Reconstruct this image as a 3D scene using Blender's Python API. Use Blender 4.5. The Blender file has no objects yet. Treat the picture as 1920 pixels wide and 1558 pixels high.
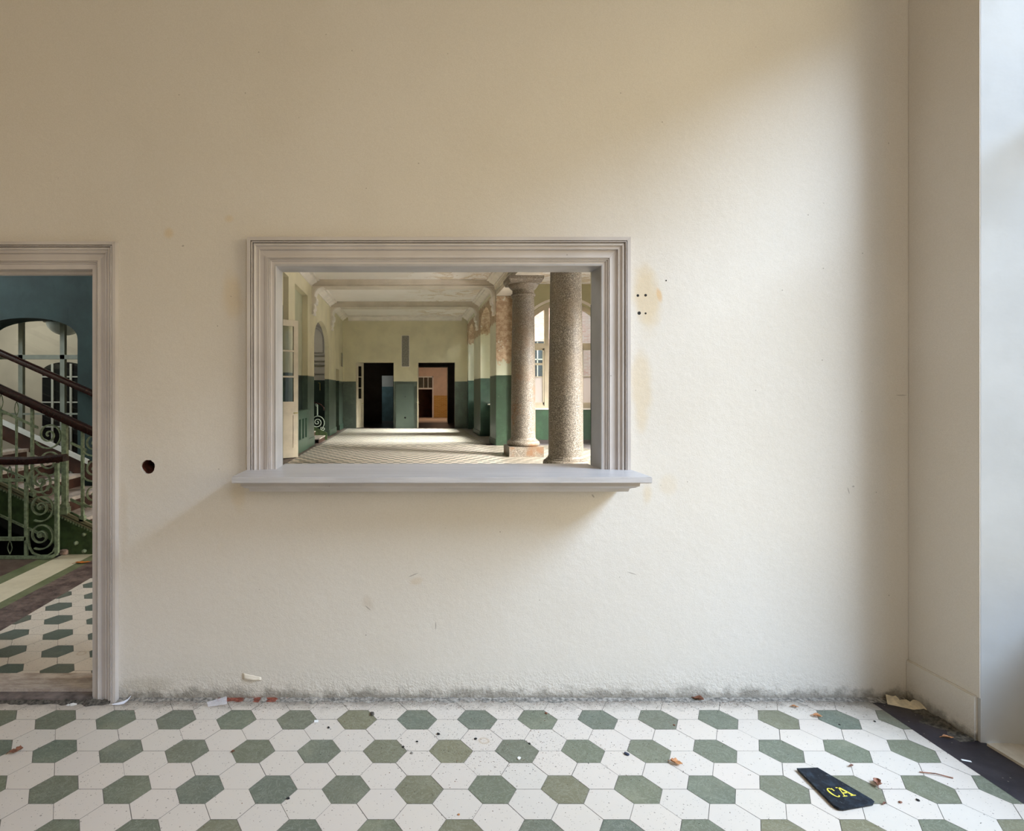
import bpy, math, random
from math import pi, sin, cos, sqrt, radians
from mathutils import Vector
from mathutils.geometry import tessellate_polygon
random.seed(7)
SC = bpy.context.scene
COL = SC.collection
H = 1.63           # eye height
F = 1114.0         # focal length in pixels of the 1920 frame
VX, VY = 764.0, 735.5
WY = 3.16          # front face of the main wall

def wp(x, y, d):   # point at depth d seen at a photo pixel (for measuring the place)
    return Vector(((x - VX) * d / F, d, H - (y - VY) * d / F))
def fp(x, y, z=0.0):   # point on the floor
    d = F * (H - z) / (y - VY)
    return Vector(((x - VX) * d / F, d, z))

# ------------------------------------------------------------------ materials
class NT:
    def __init__(s, name):
        s.m = bpy.data.materials.new(name); s.m.use_nodes = True
        s.t = s.m.node_tree; s.t.nodes.clear()
        s.out = s.t.nodes.new('ShaderNodeOutputMaterial')
        s._pos = None
    def n(s, ty, **kw):
        nd = s.t.nodes.new(ty)
        for k, v in kw.items(): setattr(nd, k, v)
        return nd
    def put(s, sock, v):
        if isinstance(v, bpy.types.NodeSocket): s.t.links.new(v, sock)
        elif v is not None:
            if sock.type == 'RGBA' and len(v) == 3: v = (*v, 1)
            sock.default_value = v
    def pos(s):
        if s._pos is None: s._pos = s.n('ShaderNodeNewGeometry').outputs['Position']
        return s._pos
    def obj(s): return s.n('ShaderNodeTexCoord').outputs['Object']
    def xyz(s, v=None):
        nd = s.n('ShaderNodeSeparateXYZ'); s.put(nd.inputs[0], v or s.pos()); return nd.outputs
    def M(s, op, a, b=None, c=None, clamp=False):
        nd = s.n('ShaderNodeMath', operation=op, use_clamp=clamp)
        s.put(nd.inputs[0], a)
        if b is not None: s.put(nd.inputs[1], b)
        if c is not None: s.put(nd.inputs[2], c)
        return nd.outputs[0]
    def noise(s, scale, detail=3, rough=.55, vec=None, st=None, dist=0):
        v = vec or s.pos()
        if st:
            mp = s.n('ShaderNodeMapping'); s.put(mp.inputs['Vector'], v); mp.inputs['Scale'].default_value = st; v = mp.outputs[0]
        nd = s.n('ShaderNodeTexNoise'); s.put(nd.inputs['Vector'], v)
        nd.inputs['Scale'].default_value = scale; nd.inputs['Detail'].default_value = detail
        nd.inputs['Roughness'].default_value = rough; nd.inputs['Distortion'].default_value = dist
        return nd.outputs[0]
    def voro(s, scale, vec=None, st=None, feature='F1'):
        v = vec or s.pos()
        if st:
            mp = s.n('ShaderNodeMapping'); s.put(mp.inputs['Vector'], v); mp.inputs['Scale'].default_value = st; v = mp.outputs[0]
        nd = s.n('ShaderNodeTexVoronoi', feature=feature); s.put(nd.inputs['Vector'], v); nd.inputs['Scale'].default_value = scale
        return nd.outputs
    def ramp(s, f, a, b, lo=0.0, hi=1.0):
        nd = s.n('ShaderNodeMapRange'); nd.interpolation_type = 'SMOOTHSTEP'
        s.put(nd.inputs[0], f); nd.inputs[1].default_value = a; nd.inputs[2].default_value = b
        nd.inputs[3].default_value = lo; nd.inputs[4].default_value = hi
        return nd.outputs[0]
    def mix(s, f, a, b, mode='MIX'):
        nd = s.n('ShaderNodeMix', data_type='RGBA', blend_type=mode)
        s.put(nd.inputs[0], f); s.put(nd.inputs[6], a); s.put(nd.inputs[7], b)
        return nd.outputs[2]
    def bump(s, h, strength=.3, dist=.002, nrm=None):
        nd = s.n('ShaderNodeBump'); s.put(nd.inputs['Height'], h)
        nd.inputs['Strength'].default_value = strength; nd.inputs['Distance'].default_value = dist
        if nrm: s.put(nd.inputs['Normal'], nrm)
        return nd.outputs[0]
    def bsdf(s, col, rough=.6, nrm=None, metal=0, spec=.5, trans=None):
        nd = s.n('ShaderNodeBsdfPrincipled')
        s.put(nd.inputs['Base Color'], col); s.put(nd.inputs['Roughness'], rough)
        nd.inputs['Metallic'].default_value = metal; nd.inputs['Specular IOR Level'].default_value = spec
        if nrm: s.put(nd.inputs['Normal'], nrm)
        s.t.links.new(nd.outputs[0], s.out.inputs[0]); return nd
    def ell(s, cx, cz, rx, rz, rot=0, soft=.5, warp=None, ax=(0, 2)):
        """mask 1 inside an ellipse on the wall plane, noisy edge"""
        mp = s.n('ShaderNodeMapping', vector_type='TEXTURE'); s.put(mp.inputs['Vector'], s.pos()); wall = ax == (0, 2)
        mp.inputs['Location'].default_value = (cx, 0, cz) if wall else (cx, cz, 0)
        mp.inputs['Rotation'].default_value = (0, -rot, 0) if wall else (0, 0, rot)
        mp.inputs['Scale'].default_value = (rx, 1e6, rz) if wall else (rx, rz, 1e6)
        ln = s.n('ShaderNodeVectorMath', operation='LENGTH'); s.put(ln.inputs[0], mp.outputs[0]); d = ln.outputs['Value']
        if warp is not None: d = s.M('ADD', d, warp)
        return s.ramp(d, 1 - soft, 1, 1, 0)

def simple(name, col, rough=.5, metal=0, bump=None, vary=.15, scale=20, spec=.5):
    t = NT(name); n = t.noise(scale, 4, vec=t.obj())
    k = t.ramp(n, .3, .7, 1 - vary, 1 + vary * .5)
    c = t.mix(1.0, col, t.n('ShaderNodeCombineColor').outputs[0], 'MULTIPLY')
    cc = c.node.inputs[7].links[0].from_node
    for i in range(3): t.put(cc.inputs[i], k)
    nr = t.bump(t.noise(bump[0], 4, vec=t.obj()), bump[1], bump[2]) if bump else None
    t.bsdf(c, rough, nr, metal, spec); return t.m

def wx(px): return (px - VX) * WY / F
def wz(py): return H - (py - VY) * WY / F

def mat_plaster():
    t = NT('cream_plaster')
    warp = t.M('MULTIPLY', t.M('SUBTRACT', t.noise(3.2, 3, .65), .5), 1.6)
    base = t.mix(t.ramp(t.noise(.7, 4), .35, .65), (.68, .63, .56), (.71, .665, .605))
    base = t.mix(t.ramp(t.noise(1.6, 3, .6), .5, .8, 0, .22), base, (.62, .56, .47))
    yel = (.66, .50, .27)
    for (x, y, rx, ry, rot, k, c) in [(1212, 560, 34, 100, .1, .55, yel), (1203, 745, 22, 110, 0, .4, yel), (437, 560, 30, 60, 0, .4, yel),
                                (1236, 553, 6, 18, .25, .6, (.66, .40, .16)), (317, 437, 13, 14, 0, .5, yel), (430, 410, 12, 10, 0, .35, yel),
                                (1214, 925, 14, 24, 0, .35, yel), (1250, 910, 22, 26, 0, .2, yel), (448, 930, 20, 40, 0, .25, yel),
                                (470, 1312, 80, 9, 0, .85, (.55, .12, .05)), (780, 1090, 18, 10, .3, .35, (.6, .46, .3)), (690, 1132, 16, 22, .5, .3, (.5, .4, .3)),
                                (270, 1285, 60, 16, 0, .4, (.42, .38, .30)), (230, 960, 14, 120, 0, .3, (.56, .45, .32))]:
        base = t.mix(t.M('MULTIPLY', t.ell(wx(x), wz(y), rx * WY / F, ry * WY / F, rot, .7, warp), k), base, c)
    # hairline marks and knocks
    for (x, y, rx, ry, rot) in [(1690, 741, 13, 1.1, 0), (817, 1173, 1.4, 10, 0), (1591, 920, 1.2, 8, .3), (343, 461, 3, 2, .4), (1600, 912, 3, 2, 0), (1112, 930, 2, 5, .6),
                                (775, 1078, 13, 1.3, .4), (690, 1140, 9, 1.4, -.7), (1185, 1075, 12, 1.2, -.3)]:
        base = t.mix(t.M('MULTIPLY', t.ell(wx(x), wz(y), rx * WY / F, ry * WY / F, rot, .6), .55), base, (.16, .13, .10))
    # sparse specks and short scratches
    v = t.voro(14); rc = t.xyz(v['Color'])
    sp = t.M('MULTIPLY', t.ramp(v['Distance'], .035, .06, 1, 0), t.M('GREATER_THAN', rc[0], .80))
    base = t.mix(t.M('MULTIPLY', sp, .6), base, (.2, .17, .13))
    sc = t.noise(9, 3, .8, st=(1, 1, 2.4), dist=2.5)
    line = t.M('MULTIPLY', t.ramp(t.M('ABSOLUTE', t.M('SUBTRACT', sc, .5)), .0, .006, 1, 0), t.ramp(t.noise(1.1, 2), .60, .72))
    base = t.mix(t.M('MULTIPLY', line, .10), base, (.38, .32, .25))
    # grime at the foot of the wall
    z = t.xyz()[2]
    g = t.M('ADD', z, t.M('MULTIPLY', t.M('SUBTRACT', t.noise(14, 3, .7), .5), .16))
    base = t.mix(t.ramp(g, .0, .07, .85, 0), base, (.17, .15, .12))
    base = t.mix(t.ramp(g, .05, .32, .16, 0), base, (.42, .42, .38))
    nr = t.bump(t.noise(2.6, 4, .62), .5, .012)
    nr = t.bump(t.noise(22, 2, .6), .22, .004, nr)
    nr = t.bump(t.noise(150, 1, .7), .30, .0018, nr)
    base = t.mix(t.ramp(t.noise(240, 0, .7), .3, .7, 0, .16), base, (.50, .45, .37))
    foot = t.M('MULTIPLY', t.noise(38, 3, .75), t.ramp(z, 0, .22, 1, .0))
    nr = t.bump(foot, .8, .010, nr)
    t.bsdf(base, .75, nr, spec=.3); return t.m

def mat_twotone(name, top, bot, line=2.12, patch=None, rough_b=.34):
    t = NT(name)
    o = t.xyz()
    wig = t.M('MULTIPLY', t.M('SUBTRACT', t.noise(3, 2), .5), .02)
    m = t.M('GREATER_THAN', t.M('ADD', o[2], wig), line)
    v = t.noise(1.3, 4)
    a = t.mix(t.ramp(v, .35, .7), top, tuple(x * .88 for x in top))
    b = t.mix(t.ramp(t.noise(2.5, 5, .7), .4, .7), bot, tuple(x * 1.45 for x in bot))
    ch = t.ramp(t.noise(11, 6, .8), .66, .68)
    b = t.mix(t.M('MULTIPLY', ch, .5), b, (.45, .42, .36))
    c = t.mix(m, b, a)
    if patch:
        for (cx, cz, rx, rz) in patch:
            w = t.M('MULTIPLY', t.M('SUBTRACT', t.noise(5, 5, .7), .5), .9)
            br = t.mix(t.ramp(t.noise(9, 5, .7), .4, .6), (.33, .22, .13), (.50, .38, .25))
            fl = t.ramp(t.noise(4, 4, .7), .63, .65)
            br = t.mix(fl, br, (.60, .56, .46))
            c = t.mix(t.ell(cx, cz, rx, rz, 0, .06, w), c, br)
    r = t.M('MULTIPLY_ADD', m, .35, rough_b)
    nr = t.bump(t.noise(7, 5, .6), .35, .008)
    t.bsdf(c, r, nr); return t.m

def mat_tile(green):
    t = NT('green_cement_tile' if green else 'white_cement_tile')
    at = t.n('ShaderNodeAttribute', attribute_name='tone'); r = t.xyz(at.outputs['Color'])
    o = t.xyz()
    if green:
        c = t.mix(r[0], (.135, .15, .10), (.185, .165, .095))
        c = t.mix(t.M('MULTIPLY', r[1], .7), c, (.105, .13, .108))
        # worn swirls
        sw = t.noise(16, 6, .75, dist=2.2)
        c = t.mix(t.M('MULTIPLY', t.ramp(t.M('ABSOLUTE', t.M('SUBTRACT', sw, .5)), .0, .02, 1, 0), .5), c, (.42, .44, .36))
        c = t.mix(t.M('MULTIPLY', t.ramp(t.noise(3, 4), .5, .75), .3), c, (.34, .33, .22))
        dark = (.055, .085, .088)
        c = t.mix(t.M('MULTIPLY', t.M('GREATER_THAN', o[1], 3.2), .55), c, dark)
        c = t.mix(t.ramp(t.noise(5, 4), .4, .8, 0, .35), c, (.16, .15, .10))
    else:
        c = t.mix(r[0], (.60, .53, .45), (.57, .515, .445))
        c = t.mix(t.M('MULTIPLY', r[1], .5), c, (.60, .52, .45))
        c = t.mix(t.ramp(t.noise(4, 5, .7), .45, .75, 0, .3), c, (.62, .54, .44))
        ring = t.voro(2.1); rr = t.xyz(ring['Color'])
        k = t.M('MULTIPLY', t.ramp(t.M('ABSOLUTE', t.M('SUBTRACT', ring['Distance'], .055)), .0, .018, 1, 0), t.M('GREATER_THAN', rr[1], .72))
        c = t.mix(t.M('MULTIPLY', k, .45), c, (.40, .27, .14))
    # fine dirt specks, thicker in a patch and along the wall
    dens = t.ell(.45, 2.82, .75, .42, 0, .95, None, (0, 1))
    dens2 = t.ramp(o[1], 2.86, 3.1)
    dens3 = t.ramp(t.noise(1.4, 3), .5, .75)
    d = t.M('ADD', t.M('ADD', t.M('MULTIPLY', dens, 1.0), t.M('MULTIPLY', dens2, .5)), t.M('MULTIPLY', dens3, .30))
    for sc, q, rad in ((75, .93, .22), (160, .90, .25), (34, .975, .14)):
        v = t.voro(sc); rc = t.xyz(v['Color'])
        th = t.M('SUBTRACT', q, t.M('MULTIPLY', d, .28))
        s = t.M('MULTIPLY', t.M('LESS_THAN', v['Distance'], rad), t.M('GREATER_THAN', rc[0], th))
        c = t.mix(t.M('MULTIPLY', s, .62), c, (.09, .07, .05))
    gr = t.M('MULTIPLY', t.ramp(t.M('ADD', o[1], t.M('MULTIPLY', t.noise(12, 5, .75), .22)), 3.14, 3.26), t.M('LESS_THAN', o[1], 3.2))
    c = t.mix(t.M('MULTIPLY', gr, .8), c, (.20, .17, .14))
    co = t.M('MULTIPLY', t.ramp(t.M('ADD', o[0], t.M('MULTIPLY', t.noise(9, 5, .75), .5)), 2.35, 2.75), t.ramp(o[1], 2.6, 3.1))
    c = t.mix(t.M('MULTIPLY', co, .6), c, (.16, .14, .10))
    nr = t.bump(t.noise(30, 4), .12, .002)
    t.bsdf(c, t.ramp(t.noise(5, 3), .3, .7, .36, .55), nr, spec=.45); return t.m

def mat_granite(name, rust):
    t = NT(name); ob = t.obj()
    v = t.voro(110, ob); rc = t.xyz(v['Color'])
    c = t.mix(t.ramp(rc[0], .2, .8), (.085, .07, .05), (.25, .22, .18))
    c = t.mix(t.M('GREATER_THAN', rc[1], .86), c, (.08, .07, .06))
    c = t.mix(t.M('GREATER_THAN', rc[2], .91), c, (.42, .385, .32))
    big = t.noise(1.1, 4, .6, ob)
    c = t.mix(t.ramp(big, .4, .7, 0, .5), c, (.20, .145, .09))
    z = t.xyz(ob)[2]
    if rust:
        w = t.noise(1.7, 5, .7, ob)
        m = t.M('MULTIPLY', t.ramp(w, .50, .62), t.ramp(z, .3, 3.2, .9, .2))
        c = t.mix(m, c, (.18, .095, .045))
    t.bsdf(c, .55, t.bump(rc[0], .15, .003)); return t.m

def mat_brick(name, a, b, mort, scale=1.0, axis='XZ', bump=.4, fade=.45):
    t = NT(name)
    o = t.xyz(); cb = t.n('ShaderNodeCombineXYZ')
    t.put(cb.inputs[0], o[0] if axis[0] == 'X' else o[1]); t.put(cb.inputs[1], o[2])
    br = t.n('ShaderNodeTexBrick'); t.put(br.inputs['Vector'], cb.outputs[0])
    t.put(br.inputs['Color1'], a); t.put(br.inputs['Color2'], b); t.put(br.inputs['Mortar'], mort)
    br.inputs['Scale'].default_value = scale; br.inputs['Brick Width'].default_value = .25; br.inputs['Row Height'].default_value = .075
    br.inputs['Mortar Size'].default_value = .006
    c = t.mix(t.ramp(t.noise(1.2, 5, .7), .45, .65, 0, fade), br.outputs[0], (.72, .66, .60))
    t.bsdf(c, .8, t.bump(br.outputs[1], bump, -.004)); return t.m

def mat_ceiling():
    t = NT('flaking_ceiling_paint')
    o = t.xyz()
    n = t.noise(1.5, 7, .72, dist=.8)
    reg = t.M('MULTIPLY', t.ramp(o[0], -.6, 1.2), t.ramp(n, .53, .57))
    base = t.mix(t.ramp(t.noise(.8, 3), .4, .7), (.84, .80, .75), (.80, .75, .69))
    edge = t.M('MULTIPLY', t.ramp(o[0], -.6, 1.2), t.ramp(t.M('ABSOLUTE', t.M('SUBTRACT', n, .55)), .0, .012, 1, 0))
    c = t.mix(t.M('MULTIPLY', reg, .65), base, (.62, .50, .33)); c = t.mix(t.M('MULTIPLY', edge, .8), c, (.36, .20, .07))
    t.bsdf(c, .8, t.bump(n, .2, .01)); return t.m

def mat_glass(name='clear_glass', tint=(.92, .95, .94)):
    t = NT(name)
    tr = t.n('ShaderNodeBsdfTransparent'); tr.inputs[0].default_value = (*tint, 1)
    gl = t.n('ShaderNodeBsdfGlossy'); gl.inputs['Roughness'].default_value = .02
    fr = t.n('ShaderNodeFresnel'); bf = t.n('ShaderNodeNewGeometry').outputs['Backfacing']; t.put(fr.inputs[0], t.M('MULTIPLY_ADD', bf, 1 / 1.45 - 1.45, 1.45))
    mx = t.n('ShaderNodeMixShader'); t.put(mx.inputs[0], fr.outputs[0]); t.put(mx.inputs[1], tr.outputs[0]); t.put(mx.inputs[2], gl.outputs[0])
    t.t.links.new(mx.outputs[0], t.out.inputs[0]); return t.m

def mat_milk():
    t = NT('frosted_glass')
    a = t.n('ShaderNodeBsdfTranslucent'); a.inputs[0].default_value = (.62, .58, .56, 1)
    b = t.n('ShaderNodeBsdfDiffuse'); b.inputs[0].default_value = (.8, .77, .75, 1)
    mx = t.n('ShaderNodeMixShader'); mx.inputs[0].default_value = .3
    t.put(mx.inputs[1], a.outputs[0]); t.put(mx.inputs[2], b.outputs[0]); t.t.links.new(mx.outputs[0], t.out.inputs[0]); return t.m

def mat_floorband(name, a, b, rough=.4, scale=3, st=None):
    t = NT(name)
    c = t.mix(t.ramp(t.noise(scale, 6, .75, st=st), .35, .65), a, b)
    v = t.voro(60); rc = t.xyz(v['Color'])
    s = t.M('MULTIPLY', t.M('LESS_THAN', v['Distance'], .2), t.M('GREATER_THAN', rc[0], .93))
    c = t.mix(t.M('MULTIPLY', s, .5), c, (.45, .40, .33))
    t.bsdf(c, rough, t.bump(t.noise(22, 5, .7), .3, .003)); return t.m

def mat_wood(name, a, b, rough, st=(1, 12, 12), bump=.2):
    t = NT(name)
    n = t.noise(2.5, 5, .65, st=st)
    c = t.mix(t.ramp(n, .35, .65), a, b)
    t.bsdf(c, rough, t.bump(n, bump, .003)); return t.m

M = {}
M['plaster'] = mat_plaster()
M['plaster_plain'] = simple('cream_plaster_plain', (.72, .65, .54), .8, bump=(8, .2, .004), vary=.08, scale=2)
M['reveal'] = simple('white_reveal_plaster', (.50, .50, .49), .7, bump=(5, .4, .008), vary=.07, scale=3)
def mat_casing():
    t = NT('grey_gloss_paint')
    c = t.mix(t.ramp(t.noise(2.2, 4), .35, .65), (.52, .475, .45), (.60, .555, .53))
    v = t.voro(26); rc = t.xyz(v['Color'])
    s = t.M('MULTIPLY', t.ramp(v['Distance'], .05, .09, 1, 0), t.M('GREATER_THAN', rc[0], .93))
    c = t.mix(t.M('MULTIPLY', s, .8), c, (.09, .06, .04))
    w = t.ramp(t.noise(18, 6, .8), .74, .78, 0, .5)
    c = t.mix(w, c, (.28, .22, .17))
    t.bsdf(c, .38, t.bump(t.noise(25, 2, .5), .04, .001)); return t.m
M['casing'] = mat_casing()
M['sill'] = mat_wood('grey_painted_wood', (.47, .455, .46), (.56, .54, .54), .33, (1.0, 14, 14), .35)
M['hall'] = mat_twotone('hall_wall_paint', (.64, .585, .40), (.055, .08, .06))
M['hallback'] = mat_twotone('back_wall_paint', (.68, .63, .44), (.085, .108, .09))
M['hallpier'] = mat_twotone('pier_wall_paint', (.45, .46, .33), (.026, .050, .028), 2.15, [(3.0, 3.55, .9, 1.05)])
M['hallrecess'] = mat_twotone('recess_wall_paint', (.66, .65, .50), (.045, .085, .066), 2.15, [(2.9, 4.25, .8, .5)])
M['teal'] = simple('teal_wall_paint', (.024, .050, .048), .75, bump=(6, .6, .012), vary=.35, scale=2)
M['ceil'] = mat_ceiling()
M['cream'] = simple('cream_paint', (.66, .60, .50), .6, bump=(6, .2, .004), vary=.1, scale=2)
M['beamshade'] = simple('shaded_beam_paint', (.62, .56, .47), .6, bump=(6, .2, .004), vary=.1, scale=2)  # cream darkened, as the cross beam faces catch less light
M['stucco'] = simple('white_stucco', (.76, .71, .64), .6, bump=(20, .2, .003), vary=.1, scale=3)
M['door'] = simple('yellowed_white_paint', (.56, .49, .36), .45, bump=(20, .15, .002), vary=.12, scale=3)
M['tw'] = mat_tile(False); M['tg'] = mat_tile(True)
M['grout'] = simple('dark_grout', (.20, .18, .155), .9, vary=.2, scale=30)
M['black'] = mat_floorband('black_floor_border', (.014, .012, .018), (.035, .030, .038), .42, 5)
M['brown'] = mat_floorband('brown_floor_border', (.055, .03, .028), (.17, .12, .10), .5, 8)
M['greenband'] = mat_floorband('green_floor_border', (.10, .12, .05), (.16, .17, .09), .5, 4)
M['creamband'] = mat_floorband('cream_floor_border', (.52, .46, .33), (.60, .54, .40), .5, 2)
M['darkfloor'] = mat_floorband('dark_stair_hall_floor', (.05, .025, .022), (.13, .09, .07), .35, 5)
M['greyband'] = mat_floorband('grey_floor_border', (.22, .19, .20), (.36, .33, .33), .4, 5)
M['stone'] = mat_floorband('worn_stone', (.30, .24, .20), (.52, .46, .40), .5, 7, (1, 3, 1))
M['plank'] = mat_floorband('niche_plank', (.50, .43, .33), (.66, .59, .48), .6, 4)
M['granite'] = mat_granite('brown_granite', False); M['granite_rust'] = mat_granite('rusty_granite', True)
M['brick'] = mat_brick('pale_brick', (.66, .36, .30), (.78, .55, .46), (.80, .76, .70))
M['ochre'] = mat_brick('ochre_glazed_tile', (.50, .27, .05), (.58, .33, .08), (.62, .45, .22), 1.0, fade=0)
M['glass'] = mat_glass(); M['milk'] = mat_milk()
M['iron'] = simple('green_painted_iron', (.24, .29, .18), .4, bump=(60, .3, .002), vary=.4, scale=30)
M['paleiron'] = simple('pale_painted_iron', (.42, .52, .42), .4, vary=.2, scale=30)
M['string'] = simple('dark_green_string', (.05, .085, .028), .45, bump=(25, .4, .004), vary=.4, scale=12)
M['rail'] = simple('dark_polished_wood', (.030, .010, .008), .22, vary=.3, scale=10)
M['tread'] = simple('worn_tread_pale_sheen', (.50, .43, .37), .25, bump=(12, .2, .003), vary=.4, scale=6)  # worn tread colour lightened to imitate the white sheen of reflected light
M['riser'] = simple('dark_brown_riser', (.055, .022, .012), .5, vary=.4, scale=6)
M['whitepaint'] = simple('white_gloss_paint', (.70, .72, .68), .4, vary=.08, scale=5)
M['greyframe'] = simple('grey_green_frame_paint', (.33, .36, .30), .45, vary=.15, scale=8)
M['dark'] = simple('crumb_and_shade_black', (.012, .011, .010), .8, vary=.2)  # black for crumbs; also colours in the shade of pit, slots and holes
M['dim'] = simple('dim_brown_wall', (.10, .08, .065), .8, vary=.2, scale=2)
M['pink'] = simple('pinkish_cream_paint', (.70, .52, .38), .7, vary=.1, scale=2)
M['concrete'] = simple('rough_grey_render', (.25, .235, .20), .9, bump=(40, .9, .01), vary=.4, scale=25)
M['leaf'] = simple('brown_leaf', (.22, .085, .045), .6, bump=(60, .5, .002), vary=.5, scale=60)
M['leaf2'] = simple('orange_leaf', (.50, .22, .08), .6, bump=(60, .4, .002), vary=.4, scale=60)
M['paper'] = simple('white_paper', (.82, .82, .80), .7, vary=.05)
M['chunk'] = simple('pale_broken_plaster', (.68, .59, .43), .9, bump=(50, .8, .004), vary=.25, scale=30)
M['dirt'] = simple('plaster_dust_and_dirt', (.10, .088, .070), .95, bump=(80, 1, .006), vary=.7, scale=60)
M['dirtgrey'] = simple('grey_plaster_crumbs', (.30, .275, .24), .95, bump=(80, 1, .006), vary=.6, scale=60)
M['lamp'] = simple('opal_lamp_glass', (.78, .86, .84), .2, vary=.05)
M['yellow'] = simple('yellow_paint', (.80, .66, .08), .5, vary=.1, scale=100)
M['brass'] = simple('old_brass', (.55, .48, .16), .35, metal=.6, vary=.1)
def mat_board():
    t = NT('scuffed_black_board'); ob = t.obj()
    c = t.mix(t.ramp(t.noise(28, 5, .7, ob), .45, .7), (.004, .007, .012), (.022, .034, .048))
    c = t.mix(t.ramp(t.noise(120, 4, .8, ob, (1, .35, 1)), .62, .72, 0, .7), c, (.22, .27, .32))
    t.bsdf(c, .55, t.bump(t.noise(150, 3, vec=ob), .2, .001), spec=.25); return t.m
M['board'] = mat_board()

# ------------------------------------------------------------------ mesh helpers
class MB:
    def __init__(s): s.v = []; s.f = []; s.mi = []
    def add(s, vs, fs, mi=0):
        k = len(s.v); s.v += [tuple(p) for p in vs]; s.f += [tuple(i + k for i in f) for f in fs]; s.mi += [mi] * len(fs); return s
    def box(s, x0, x1, y0, y1, z0, z1, mi=0):
        if x0 > x1: x0, x1 = x1, x0
        if y0 > y1: y0, y1 = y1, y0
        if z0 > z1: z0, z1 = z1, z0
        v = [(x0, y0, z0), (x1, y0, z0), (x1, y1, z0), (x0, y1, z0), (x0, y0, z1), (x1, y0, z1), (x1, y1, z1), (x0, y1, z1)]
        return s.add(v, [(0, 3, 2, 1), (4, 5, 6, 7), (0, 1, 5, 4), (1, 2, 6, 5), (2, 3, 7, 6), (3, 0, 4, 7)], mi)
    def prism(s, loops, fn, d, mi=0):
        """solid with outline (and holes) loops of (u,v); fn(u,v,w) -> xyz; thickness w 0..d"""
        pts = [p for l in loops for p in l]; n = len(pts)
        tris = tessellate_polygon([[Vector((p[0], p[1], 0)) for p in l] for l in loops])
        vs = [fn(u, v, 0) for u, v in pts] + [fn(u, v, d) for u, v in pts]
        fs = [tuple(t) for t in tris] + [tuple(i + n for i in reversed(t)) for t in tris]
        k = 0
        for l in loops:
            m = len(l)
            for i in range(m):
                a, b = k + i, k + (i + 1) % m; fs.append((a, b, b + n, a + n))
            k += m
        return s.add(vs, fs, mi)
    def sweep(s, path, prof, closed=False, mi=0, cap=True):
        """prof: list of lists of points, one ring per path station already placed"""
        rings = path; m = len(rings[0]); k = []
        vs = [p for r in rings for p in r]; fs = []
        R = len(rings)
        for i in range(R - (0 if closed else 1)):
            j = (i + 1) % R
            for a in range(m):
                b = (a + 1) % m; fs.append((i * m + a, i * m + b, j * m + b, j * m + a))
        if cap and not closed: fs += [tuple(range(m))[::-1], tuple((R - 1) * m + a for a in range(m))]
        return s.add(vs, fs, mi)
    def tube(s, pts, r, n=8, mi=0):
        pts = [Vector(p) for p in pts]; rings = []
        for i, p in enumerate(pts):
            d = (pts[min(i + 1, len(pts) - 1)] - pts[max(i - 1, 0)]).normalized()
            up = Vector((0, 0, 1)) if abs(d.z) < .9 else Vector((0, 1, 0))
            a = d.cross(up).normalized(); b = a.cross(d)
            rr = r[i] if isinstance(r, (list, tuple)) else r
            rings.append([p + a * rr * cos(2 * pi * k / n) + b * rr * sin(2 * pi * k / n) for k in range(n)])
        return s.sweep(rings, None, mi=mi)
    def ribbon(s, uv, y, t, d, mi=0):
        """flat iron strip bent along (x,z) points uv at depth y; t thickness in plane, d depth"""
        rings = []; n = len(uv)
        for i, (u, v) in enumerate(uv):
            a = uv[max(i - 1, 0)]; b = uv[min(i + 1, n - 1)]
            dx, dz = b[0] - a[0], b[1] - a[1]; L = math.hypot(dx, dz) or 1
            nx, nz = -dz / L * t / 2, dx / L * t / 2
            rings.append([(u + nx, y - d / 2, v + nz), (u + nx, y + d / 2, v + nz), (u - nx, y + d / 2, v - nz), (u - nx, y - d / 2, v - nz)])
        return s.sweep(rings, None, mi=mi)
    def lathe(s, prof, n=48, cx=0, cy=0, mi=0):
        rings = [[(cx + r * cos(2 * pi * k / n), cy + r * sin(2 * pi * k / n), z) for k in range(n)] for r, z in prof]
        return s.sweep(rings, None, mi=mi)
    def obj(s, name, mats, parent=None, smooth=False, origin=None):
        me = bpy.data.meshes.new(name)
        vs = s.v
        if origin is not None: vs = [(a - origin[0], b - origin[1], c - origin[2]) for a, b, c in vs]
        me.from_pydata(vs, [], s.f)
        mats = mats if isinstance(mats, (list, tuple)) else [mats]
        for m in mats: me.materials.append(m)
        me.polygons.foreach_set('material_index', s.mi)
        import bmesh
        bm = bmesh.new(); bm.from_mesh(me); bmesh.ops.recalc_face_normals(bm, faces=bm.faces); bm.to_mesh(me); bm.free()
        if smooth:
            me.polygons.foreach_set('use_smooth', [True] * len(me.polygons))
            try: me.set_sharp_from_angle(angle=radians(35))
            except Exception: pass
        me.update()
        o = bpy.data.objects.new(name, me); COL.objects.link(o)
        if origin is not None: o.location = origin
        if parent:
            o.parent = parent
            if origin is None: o.location = -parent.location
            else: o.location = Vector(origin) - parent.location
        return o

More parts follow.
